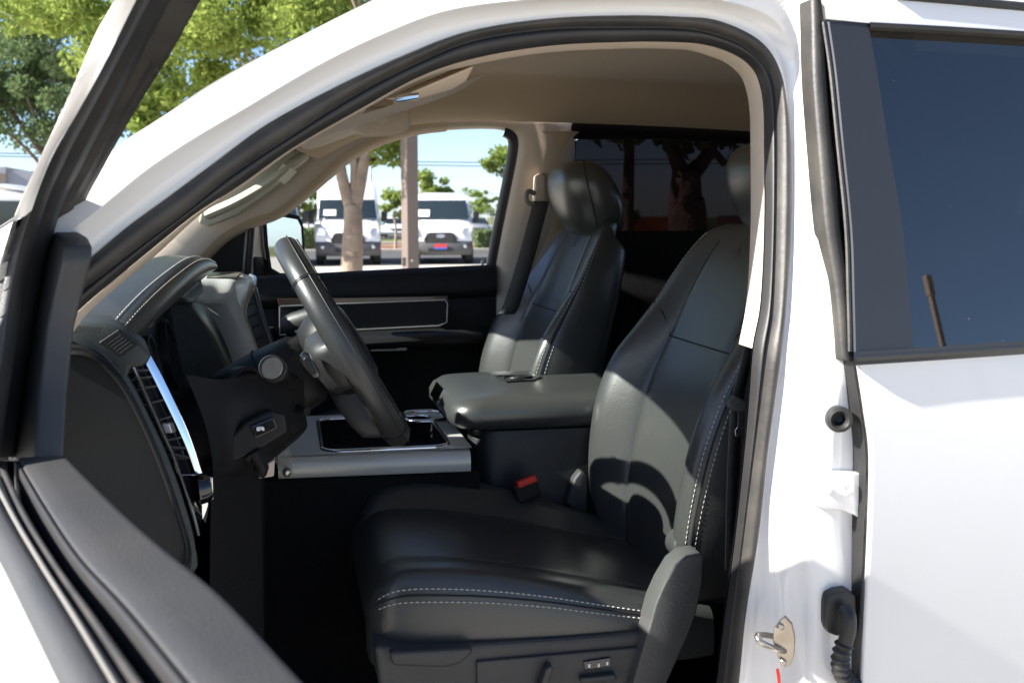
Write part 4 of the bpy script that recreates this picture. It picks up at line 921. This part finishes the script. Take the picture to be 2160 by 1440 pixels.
mat('bark', (.23, .17, .13), .9, bump=('n', 14, .8, .03), var=(5, .9, (.34, .27, .21)))
mat('bark_dark', (.10, .07, .055), .9, bump=('n', 16, .9, .05), var=(7, .9, (.26, .18, .15)))
mat('pole_brown', (.15, .115, .10), .55, bump=('n', 60, .1, .004), var=(1.2, .5, (.165, .13, .112)))
mat('van_white', (.8, .8, .8), .3, coat=.6)
mat('van_grey', (.075, .075, .077), .6)
mat('van_black', (.015, .015, .016), .4)
mat('tyre', (.02, .02, .02), .8)
mat('lamp_glass', (.55, .58, .62), .12, metal=.5)
mat('van_glass', (.02, .03, .035), .06, spec=.8)
mat('paper', (.75, .78, .76), .8)
mat('plate_red', (.55, .04, .05), .5); mat('plate_blue', (.03, .11, .42), .5)
mat('car_silver', (.42, .43, .45), .3, metal=.5, coat=.5)
mat('wall_tan', (.50, .40, .31), .85); mat('wall_grey', (.46, .48, .52), .7)
mat('brick_orange', (.55, .19, .07), .9, var=(5, .8, (.45, .15, .06)))
mat('pink_wall', (.6, .33, .27), .9)
mat('cable', (.05, .05, .06), .7)
def sheet(name, x0, x1, y0, y1, z, m):
    n = 2; o = mesh(name, [V((x0, y0, z)), V((x1, y0, z)), V((x1, y1, z)), V((x0, y1, z))], [(0, 1, 2, 3)], m, smooth=False); o['kind'] = 'structure'; return o
sheet('ground', -600, 600, -300, 800, -.012, 'lawn')
sheet('concrete_lot', -120, 120, -80, 34.4, -.004, 'concrete')
sheet('asphalt_lane', -120, 120, 34.4, 46, -.002, 'asphalt')
k_ = box('kerb', (0, 46.1, .06), (240, .2, .14), 'concrete', bevel=.02); k_['kind'] = 'structure'
sheet('mulch_bed', -120, 120, 46.2, 57, .03, 'mulch')
k_ = box('kerb', (0, 57.1, .08), (240, .2, .18), 'concrete', bevel=.02); k_['kind'] = 'structure'
sheet('far_lot', -120, 120, 72, 130, .05, 'asphalt')
# ------------------------------------------------------------------ vans
def van(px, Y, roof, label, ang=0, half=1.03, with_sheet=True, plate=False):
    X = at(px, 558, Y).x
    t = empty('cargo_van', (X, Y, 0), label, 'van', 'white cargo vans facing the lot')
    th = math.atan2(X, Y); cth, sth = math.cos(th), math.sin(th); RZ = Matrix.Rotation(-th, 3, 'Z')      # each van faces the camera's side of the lot
    def G(x, y, z): return V((X + x * cth + y * sth, Y - x * sth + y * cth, z))
    def box(*a, **k): k['rot'] = RZ; return globals()['box'](*a, **k)
    h = half
    # side profile: (y, z, half width factor)
    pf = [(.10, .42, .93), (.0, .55, .96), (.02, .80, .97), (.06, .98, .95), (.20, 1.18, .95), (.55, 1.32, .96), (.95, 1.42, .97), (1.35, 1.78, .93), (1.62, roof - .16, .88), (1.95, roof - .03, .84), (2.6, roof, .82), (5.4, roof - .01, .82), (5.6, roof - .12, .86)]
    rows = []
    for y, z, w_ in pf:
        row = []
        for s in (-1, -.97, -.88, -.6, 0, .6, .88, .97, 1):
            dz = -.07 * abs(s) ** 6 if z > 1 else 0; dy = .16 * abs(s) ** 5 if y < 1.0 else .05 * abs(s) ** 4
            row.append(G(s * h * w_, y + dy, z + dz))
        rows.append(row)
    body = loft('van_body', rows, 'van_white', t)
    # sides
    for s in (-1, 1):
        sd_ = [[G(s * h * w_, y, z) for y, w_ in ((.2, .96), (1.2, 1), (2.6, 1), (5.6, 1))] for z, w_ in ((.42, 1), (.9, 1), (1.35, 1))]
        zz = [.42, .9, 1.3, roof - .35, roof - .05]
        rows = []
        for z, wz in zip(zz, (.97, 1, 1, .92, .84)):
            rows.append([G(s * h * wz, y, z if (y > 1.9 or z < 1.35) else 1.3 + (z - 1.3) * max(0, (y - .9) / 1.0) * .9) for y in (.17, .5, 1.0, 1.5, 1.95, 3.5, 5.6)])
        loft('van_side', rows, 'van_white', t)
        prism('side_window', [G(s * (h * 1.0 + .004), 1.15, 1.42), G(s * (h * .93 + .004), 1.62, 1.95), G(s * (h * .93 + .004), 2.2, 1.95), G(s * (h * 1.0 + .004), 2.2, 1.42)], (s * .006, 0, 0), 'van_glass', t)
        lathe('wheel', G(s * (h - .14), .85, .34), (s, 0, 0), [(.12, -.12), (.33, -.12), (.345, -.08), (.345, .08), (.33, .12), (.2, .11), (.18, .06), (.03, .05)], 'tyre', t, n=24)
        lathe('wheel', G(s * (h - .14), 4.6, .34), (s, 0, 0), [(.12, -.12), (.33, -.12), (.345, -.08), (.345, .08), (.33, .12), (.2, .11), (.18, .06), (.03, .05)], 'tyre', t, n=24)
        box('wing_mirror', G(s * (h + .14), 1.25, 1.52), (.20, .10, .34), 'van_black', t, bevel=.03, smooth=True)
        prism('headlight', [G(s * .93, .10, 1.02), G(s * .90, .20, 1.17), G(s * .74, .14, 1.16), G(s * .66, .04, 1.02), G(s * .72, .0, .93), G(s * .86, .04, .92)], (0, .08, 0), 'lamp_glass', t, bevel=.01)
        lathe('fog_lamp', G(s * .78, -.02, .58), (0, -1, 0), [(.06, -.02), (.05, .01), (.02, .015)], 'lamp_glass', t, n=12)
    # windshield, slightly proud
    def ws(s, k): z = 1.44 + (roof - .24 - 1.44) * k; y = .95 + (1.60 - .95) * k; return G(s * h * (.90 - .09 * k), y - .03 + .05 * abs(s) ** 4, z)
    kk = min(1, .60 / (roof - 1.68)) if roof > 2.3 else 1
    loft('windshield', [[ws(s, k) + V((0, -.03, .02)) for s in (-1, -.8, -.4, 0, .4, .8, 1)] for k in (0, kk / 2, kk)], 'van_glass', t)
    if with_sheet:
        prism('paper_sheet', [ws(-.83, .08) + V((0, -.05, .03)), ws(-.40, .08) + V((0, -.05, .03)), ws(-.40, .45 * kk) + V((0, -.05, .03)), ws(-.83, .45 * kk) + V((0, -.05, .03))], (0, .004, 0), 'paper', t)
    gr = [(-.54, .80), (-.44, .98), (-.34, 1.02), (.34, 1.02), (.44, .98), (.54, .80), (.46, .66), (.40, .62), (-.40, .62), (-.46, .66)]
    prism('grille', [G(x, -.025, z) for x, z in gr], (0, .08, 0), 'van_black', t, bevel=.01)
    for k in range(4): box('grille_bar', G(0, -.03, .70 + k * .075), (.80, .012, .022), 'van_grey', t, bevel=.003)
    o = [G(.14 * math.cos(a), -.036, .91 + .055 * math.sin(a)) for a in [2 * math.pi * j / 24 for j in range(24)]]
    prism('badge_oval', o, (0, .015, 0), 'lamp_glass', t, bevel=.004)
    for x0, x1 in ((-.09, -.05), (-.03, .0), (.015, .045), (.06, .10)): box('badge_script', G((x0 + x1) / 2, -.037, .91), (x1 - x0, .006, .03), 'plate_blue', t, bevel=.002)
    loft('bumper', [[G(s * h * .97, y + .18 * abs(s) ** 5, z) for s in (-1, -.9, -.7, -.35, 0, .35, .7, .9, 1)] for y, z in ((.10, .30), (-.04, .34), (-.07, .46), (-.06, .60), (-.01, .74), (.08, .76))], 'van_grey', t)
    box('bumper_intake', G(0, -.075, .47), (.80, .03, .10), 'van_black', t, bevel=.02)
    if plate:
        box('number_plate', G(0, -.095, .60), (.40, .012, .11), 'plate_red', t, bevel=.004); box('plate_stripe', G(0, -.097, .515), (.40, .012, .06), 'plate_blue', t, bevel=.004)
    box('underbody', G(0, 2.9, .42), (1.7, 5.2, .2), 'van_black', t)
    return t
van(735, 33.6, 2.72, 'tall white high roof van parked behind the forked tree trunk')
van(930, 33.8, 2.32, 'white low roof van with red and blue front plate', plate=True)
van(566, 33.2, 2.45, 'white van partly hidden behind the door mirror', with_sheet=False)
van(1128, 35.5, 2.3, 'white van cut off by the rear edge of the far window', with_sheet=False)
# ------------------------------------------------------------------ parked cars further back
def car(px, Y, m, label, ang=0):
    X = at(px, 480, Y).x
    t = empty('parked_car', (X, Y, 0), label, 'car', 'cars parked beyond the lawn')
    def G(x, y, z): return V((X + x, Y + y, z))
    pf = [(.0, .35, .95), (-.02, .55, .98), (.08, .78, .96), (.9, .92, .97), (1.1, .96, .94), (1.75, 1.38, .76), (2.3, 1.46, .74), (3.1, 1.42, .74), (3.9, 1.02, .9), (4.4, .95, .93), (4.5, .6, .96), (4.45, .35, .95)]
    loft('car_body', [[G(s * .92 * w_, y + .18 * abs(s) ** 4 * (1 if y < 2 else -1), z - .06 * abs(s) ** 6) for s in (-1, -.95, -.7, 0, .7, .95, 1)] for y, z, w_ in pf], m, t)
    for s in (-1, 1):
        loft('car_side', [[G(s * .92, y, z) for y in (.18, 1.1, 2.2, 3.4, 4.3)] for z in (.3, .6, .88)], m, t)
        prism('side_glass', [G(s * .90, 1.2, .95), G(s * .72, 1.85, 1.36), G(s * .72, 3.0, 1.36), G(s * .88, 3.7, .98)], (s * .01, 0, 0), 'van_glass', t)
        for yw in (.85, 3.5): lathe('wheel', G(s * .8, yw, .32), (s, 0, 0), [(.1, -.1), (.31, -.1), (.32, 0), (.31, .1), (.2, .1), (.03, .06)], 'tyre', t, n=18)
        prism('headlight', [G(s * .86, .12, .68), G(s * .82, .16, .78), G(s * .55, .03, .76), G(s * .58, -.02, .68)], (0, .06, 0), 'lamp_glass', t)
    loft('windshield', [[G(s * .84 * w_, y - .02, z + .02) for s in (-1, -.5, 0, .5, 1)] for y, z, w_ in ((1.14, .97, .94), (1.70, 1.35, .78))], 'van_glass', t)
    box('grille', G(0, -.04, .60), (.9, .05, .16), 'van_black', t, bevel=.02)
    return t
car(840, 74, 'van_white', 'white car facing the lot between the two vans')
car(1012, 76, 'car_silver', 'silver car behind the clipped hedge at right')
car(985, 78, 'van_white', 'white car in the far row behind the low roof van')
car(640, 75, 'van_white', 'white car in the far row left of the tall van')
# white vehicle roof seen past the door frame
def pickup_far(px, Y, label):
    X = at(px, 450, Y).x; t = empty('parked_van', (X, Y, 0), label, 'van')
    def G(x, y, z): return V((X + x, Y + y, z))
    loft('van_body', [[G(x, s * .95, z - .05 * abs(s) ** 6) for s in (-1, -.9, -.5, 0, .5, .9, 1)] for x, z in ((-2.6, .4), (-2.5, 1.85), (-2.2, 1.98), (.6, 2.0), (1.2, 1.9), (2.0, 1.25), (2.9, 1.1), (3.0, .4))], 'van_white', t)
    for s in (-1, 1):
        loft('van_side', [[G(x, s * .95, z) for x, z in ((-2.6, a), (-2.2, a), (.6, a), (1.2, min(a, 1.8)), (2.0, min(a, 1.22)), (2.95, min(a, 1.08)))] for a in (.4, 1.1, 1.92)], 'van_white', t)
        prism('side_window', [G(-2.0, s * .96, 1.2), G(1.7, s * .96, 1.25), G(1.0, s * .96, 1.75), G(-2.0, s * .96, 1.78)], (0, s * .01, 0), 'van_glass', t)
        for xw in (-1.6, 2.0): lathe('wheel', G(xw, s * .85, .35), (0, s, 0), [(.1, -.1), (.34, -.1), (.35, 0), (.34, .1), (.03, .06)], 'tyre', t, n=18)
pickup_far(-60, 17, 'white van seen at the left edge beyond the door frame')
# ------------------------------------------------------------------ hedge, rail, pole, building, cables
def leaves(name, pts_fn, n, size, m, parent=None, flat=.5):
    vs = []; fs = []; rnd = random.Random(n * 7 + int(size * 1000))
    for i in range(n):
        c = pts_fn(rnd); a = V((rnd.gauss(0, 1), rnd.gauss(0, 1), rnd.gauss(0, 1))).normalized(); b = a.orthogonal().normalized()
        b = Matrix.Rotation(rnd.random() * 6.28, 3, a) @ b; s = size * rnd.uniform(.6, 1.25)
        c2 = a.cross(b); k = len(vs)
        vs += [c - b * s, c - c2 * s * .5 + a * s * .08, c + b * s, c + c2 * s * .5 + a * s * .08]; fs.append((k, k + 1, k + 2, k + 3))
    return mesh_raw(name, vs, fs, m, parent)
def mesh_raw(name, vs, fs, m, parent):
    me = bpy.data.meshes.new(name); me.from_pydata([tuple(v) for v in vs], [], fs); me.update(); return link(name, me, m, parent, False)
def clumps(rnd0, c, rad, k, cs):
    cl = []
    for i in range(k):
        d = V((rnd0.gauss(0, 1), rnd0.gauss(0, 1), rnd0.gauss(0, 1))).normalized(); r_ = rnd0.random() ** .4
        cl.append((V((c[0] + d.x * rad[0] * r_, c[1] + d.y * rad[1] * r_, c[2] + d.z * rad[2] * r_)), cs * rnd0.uniform(.6, 1.3)))
    def fn(r):
        p, s = cl[int(r.random() * len(cl))]
        d = V((r.gauss(0, 1), r.gauss(0, 1), r.gauss(0, 1))).normalized() * (s * r.random() ** .45)
        return p + V((d.x, d.y, d.z * .7))
    return fn, cl
def tree(name, base, h, tr, crown, k, cs, n, size, lm, bm_, label, cat='tree', group='trees round the lot', forks=None, seed=1):
    rnd = random.Random(seed); t = empty(name, base, label, cat, group); b = V(base)
    c, rad = crown; fn, cl = clumps(rnd, c, rad, k, cs)
    pth = forks[0] if forks else [b, b + V((.05, .02, h * .5)), b + V((-.03, .0, h))]
    tp_ = cr(pth, 6); vs, fs = tube_geo(tp_, tr, n=12, taper=[1.15 - .45 * i / len(tp_) + (.35 if i == 0 else 0) for i in range(len(tp_))])
    def addt(p_, r_, tap=.35):
        q = cr(p_, 4); v2, f2 = tube_geo(q, r_, n=8, taper=[1 - (1 - tap) * i / len(q) for i in range(len(q))])
        o = len(vs); vs.extend(v2); fs.extend([tuple(o + i for i in f) for f in f2])
    if forks:
        for p_, r_ in forks[1:]: addt(p_, r_, .5)
    top = V(pth[-1])
    for i in range(0, len(cl), 9):
        p, s = cl[i]; top = V(rnd.choice(forks[1:])[0][-1]) if forks and len(forks) > 1 else V(pth[-1]); mid = top.lerp(p, .5) + V((0, 0, -.12 * (p - top).length)); st = top + V((rnd.uniform(-.1, .1), 0, -rnd.uniform(0, .5)))
        addt([st, mid, p], tr * .2, .2)
    mesh('trunk', vs, fs, bm_, t)
    leaves('crown', fn, n, size, lm, t)
    return t
# trunk seen through the far window, bright crown above the windshield
Y1 = 13.2; P = lambda x, y: at(x, y, Y1)
tb = V((P(742, 600).x, Y1, 0))
tree('shade_tree', tb, 2, .135, ((-.3, Y1 + .5, 4.35), (3.1, 2.3, 1.75)), 85, .44, 56000, .046, 'leaf_bright', 'bark', 'bright green tree with a pale forked trunk behind the truck',
     forks=[[tb, P(742, 575), P(745, 470), P(742, 430)], ([P(742, 440), P(728, 400), P(718, 350), P(716, 280), P(700, 150)], .085), ([P(744, 445), P(756, 400), P(768, 340), P(790, 300), P(860, 180)], .095), ([P(746, 430), P(748, 360), P(744, 310), P(750, 200)], .06)], seed=4)
def spray(px, py, Y, rx, rz, n, s, lm, parent):
    c = at(px, py, Y); fn, _ = clumps(random.Random(px), (c.x, c.y, c.z), (rx, rx, rz), 9, .16); return leaves('leaf_spray', fn, n, s, lm, parent)
shade = bpy.data.objects['shade_tree']
spray(815, 320, Y1, .32, .22, 420, .055, 'leaf_mid', shade); spray(790, 300, Y1, .3, .15, 260, .055, 'leaf_mid', shade); spray(335, 215, Y1, .45, .25, 700, .075, 'leaf_bright', shade); spray(300, 250, Y1, .3, .2, 350, .075, 'leaf_bright', shade)
c_ = at(120, 170, 21)
tree('oak_tree', (c_.x, 21, 0), 2.6, .22, ((c_.x - .2, 21, c_.z + .1), (2.5, 2.2, 1.35)), 75, .46, 42000, .050, 'leaf_dark', 'bark_dark', 'darker green oak at the left behind the open door frame', seed=9)
c_ = at(905, 395, 48)
tree('young_tree', (c_.x, 48, 0), 2, .08, ((c_.x, 48, c_.z - .1), (.95, .9, 1.0)), 24, .38, 2600, .10, 'leaf_bright', 'bark', 'young bright green tree behind the brown pole', seed=3)
c_ = at(832, 425, 47)
tree('young_tree', (c_.x, 47, 0), 1.7, .06, ((c_.x, 47, c_.z), (.5, .5, .7)), 16, .28, 1300, .09, 'leaf_bright', 'bark', 'slim young tree between the pole and the tall van', seed=13)
for px, py, Y, s, sd_, lb in ((648, 430, 52, .9, 21, 'small green tree left of the tall van'), (993, 425, 70, 1.0, 22, 'pale small tree behind the low roof van'), (1062, 330, 44, .8, 23, 'tree with leaves entering the far window at its rear edge'), (1035, 430, 80, 1.3, 25, 'small tree far behind the silver car')):
    c_ = at(px, py, Y)
    tree('small_tree', (c_.x, Y, 0), c_.z - .5, .06, ((c_.x, Y, c_.z), (s, s, s * .9)), 16, .4, 1100, .11, 'leaf_mid', 'bark', lb, seed=sd_)
hx0, hx1 = at(1000, 500, 50).x, at(1075, 500, 50).x
def hedge(x0, x1, Y, h, label):
    t = empty('hedge', ((x0 + x1) / 2, Y, 0), label, 'hedge', 'clipped hedges along the far kerb')
    leaves('foliage', lambda r: V((r.uniform(x0, x1), Y + r.uniform(-.5, .5), h * (1 - r.random() ** 2 * .95) + r.gauss(0, .04))), int(1500 * (x1 - x0) / 2), .09, 'leaf_dark', t)
    mesh('hedge_core', [V((x, Y + y, z)) for z in (.02, h * .88) for x, y in ((x0 + .1, -.4), (x1 - .1, -.4), (x1 - .1, .4), (x0 + .1, .4))], [(0, 1, 2, 3), (4, 5, 6, 7), (0, 1, 5, 4), (1, 2, 6, 5), (2, 3, 7, 6), (3, 0, 4, 7)], 'leaf_dark', t, smooth=False)
hedge(hx0, hx1 + 1.5, 50, .85, 'clipped green hedge right of the low roof van')
hx2, hx3 = at(632, 500, 50).x, at(668, 500, 50).x
hedge(hx2 - 1, hx3, 50, .95, 'clipped green hedge between the mirror and the tall van')
RA = empty('pipe_rail', (at(840, 490, 60).x, 60, 0), 'white pipe rail crossing the lawn behind the vans', 'rail')
tube('rail_bar', [V((at(760, 491, 60).x, 60, at(840, 491, 60).z)), V((at(920, 491, 60).x, 60, at(840, 491, 60).z))], .09, 'wall_grey', RA, n=8)
for px in (790, 835, 885): tube('rail_post', [V((at(px, 491, 60).x, 60, 0)), V((at(px, 491, 60).x, 60, at(840, 491, 60).z))], .06, 'wall_grey', RA, n=8)
pp_ = at(865, 480, 12.6)
PO = empty('light_pole', (pp_.x, 12.6, 0), 'brown square light pole in front of the low roof van', 'pole', 'brown light poles')
box('pole_shaft', (pp_.x, 12.6, 3.8), (.155, .155, 7.6), 'pole_brown', PO, rot=Matrix.Rotation(R(22), 3, 'Z'), bevel=.012, smooth=True)
box('pole_base', (pp_.x, 12.6, .25), (.5, .5, .5), 'concrete', PO, bevel=.03)
box('lamp_head', (pp_.x, 12.2, 7.65), (.35, .7, .15), 'pole_brown', PO, bevel=.03)
bt_ = at(869, 549, 12.45); lathe('pole_bolt', bt_, (0, -1, 0), [(.018, 0), (.018, .012), (.008, .016)], 'steel', PO, n=10)
box('hand_hole_cover', at(852, 552, 12.48), (.05, .02, .10), 'pole_brown', PO, rot=Matrix.Rotation(R(22), 3, 'Z'), bevel=.005)
# a second pole behind the camera, mirrored in the tinted rear door glass
gp = rd(1957, 592, .010); gn = V((0, -1, .23)).normalized(); gd = (gp - CAM).normalized(); gr_ = gd - gn * (2 * gd.dot(gn))
pt_ = gp + gr_ * ((7.4 - gp.z) / gr_.z)
PO2 = empty('light_pole', (pt_.x, pt_.y, 0), 'brown square light pole mirrored in the tinted rear door glass', 'pole', 'brown light poles')
box('pole_shaft', (pt_.x, pt_.y, 3.7), (.09, .09, 7.4), 'pole_brown', PO2, bevel=.012)
box('lamp_head', (pt_.x, pt_.y, 7.3), (.13, .13, .4), 'pole_brown', PO2, bevel=.03)
# thin far lamp standards and cable
for px, py, Y, lb in ((781, 300, 60, 'thin street lamp right of the forked trunk'), (1027, 408, 110, 'distant thin street lamp above the silver car')):
    b_ = at(px, py, Y); SL = empty('street_lamp', (b_.x, Y, 0), lb, 'lamp', 'thin distant street lamps')
    tube('lamp_pole', [V((b_.x, Y, 0)), b_], .06, 'wall_grey', SL, n=8); box('lamp_arm', b_ + V((.4, 0, 0)), (.9, .12, .08), 'wall_grey', SL, bevel=.02)
for j, (y0, y1) in enumerate(((340, 337), (346, 346))):
    a_, b_ = at(700, y0, 75), at(1300, y1, 75)
    o = tube('power_cable', [a_ + V((-30, 0, .4)), a_, a_.lerp(b_, .5) + V((0, 0, -.15)), b_, b_ + V((30, 0, .4))], .035, 'cable', None, n=5)
    tag(o, ('upper' if j == 0 else 'lower') + ' dark power cable crossing the sky in the far window', 'cable')
BL = empty('warehouse', (-22, 62, 0), 'low tan and grey warehouse at the left edge', 'building')
xb = at(12, 380, 60).x; xe = at(85, 380, 60).x; zt_ = at(40, 352, 60).z
box('tan_wall', (xb - 9, 66, zt_ / 2), (18, 12, zt_), 'wall_tan', BL)
box('grey_wall', ((xb + xe) / 2 + .3, 66.2, zt_ / 2 - .1), (xe - xb + .6, 12, zt_ - .2), 'wall_grey', BL)
for k in range(4): box('roof_edge', (xb - 16 + k * 4.6, 59.95, zt_ - .2), (4.5, .12, .3), 'wall_grey', BL)
# things seen through the dark rear window
Yt = 8.6
tb2 = V((at(1448, 440, Yt).x, Yt, 0)); P2 = lambda x, y: at(x, y, Yt)
tree('old_tree', tb2, 2, .165, ((tb2.x + .1, Yt, 3.2), (1.6, 1.4, 1.1)), 40, .5, 6000, .08, 'leaf_dark', 'bark_dark', 'rough barked tree seen through the dark rear window', forks=[[tb2, P2(1450, 480), P2(1446, 420), P2(1448, 360)], ([P2(1448, 380), P2(1490, 330), P2(1520, 250)], .08), ([P2(1446, 380), P2(1420, 320), P2(1400, 250)], .08)], seed=31)
tb3 = V((at(1322, 440, 13).x, 13, 0)); P3 = lambda x, y: at(x, y, 13)
tree('slim_tree', tb3, 3, .085, ((tb3.x, 13, 3.3), (1.5, 1.3, .8)), 34, .42, 4200, .08, 'leaf_dark', 'bark_dark', 'slim dark tree seen through the rear window beside the headrest', forks=[[tb3, P3(1322, 480), P3(1326, 380), P3(1328, 280)]], seed=33)
wl0, wl1 = at(1180, 470, 25), at(1405, 470, 25)
LW = box('low_wall', ((wl0.x + wl1.x) / 2, 25, at(1350, 457, 25).z / 2), (wl1.x - wl0.x, .4, at(1350, 457, 25).z), 'brick_orange')
tag(LW, 'sunlit orange low wall seen through the dark rear window', 'wall')
pk = at(1305, 440, 27); o = box('utility_box', (pk.x, 27, pk.z / 2), (.6, .6, pk.z), 'pink_wall', bevel=.03); tag(o, 'pinkish utility box behind the headrest through dark glass', 'box')
pk = at(1548, 455, 14); o = box('planter_box', (pk.x, 14, pk.z / 2), (.35, .4, pk.z), 'pink_wall', bevel=.03); tag(o, 'pinkish planter right of the rough tree through dark glass', 'planter')
pk = at(1345, 447, 24); BU = empty('green_bush', (pk.x, 24, 0), 'small green bush on the orange wall through dark glass', 'bush')
fn, _ = clumps(random.Random(5), (pk.x, 24.6, 1.55), (.2, .2, .15), 8, .12); leaves('foliage', fn, 500, .05, 'leaf_bright', BU)
mesh('stem', *tube_geo([V((pk.x, 24.6, 0)), V((pk.x, 24.6, 1.5))], .03, n=6), 'bark_dark', BU)
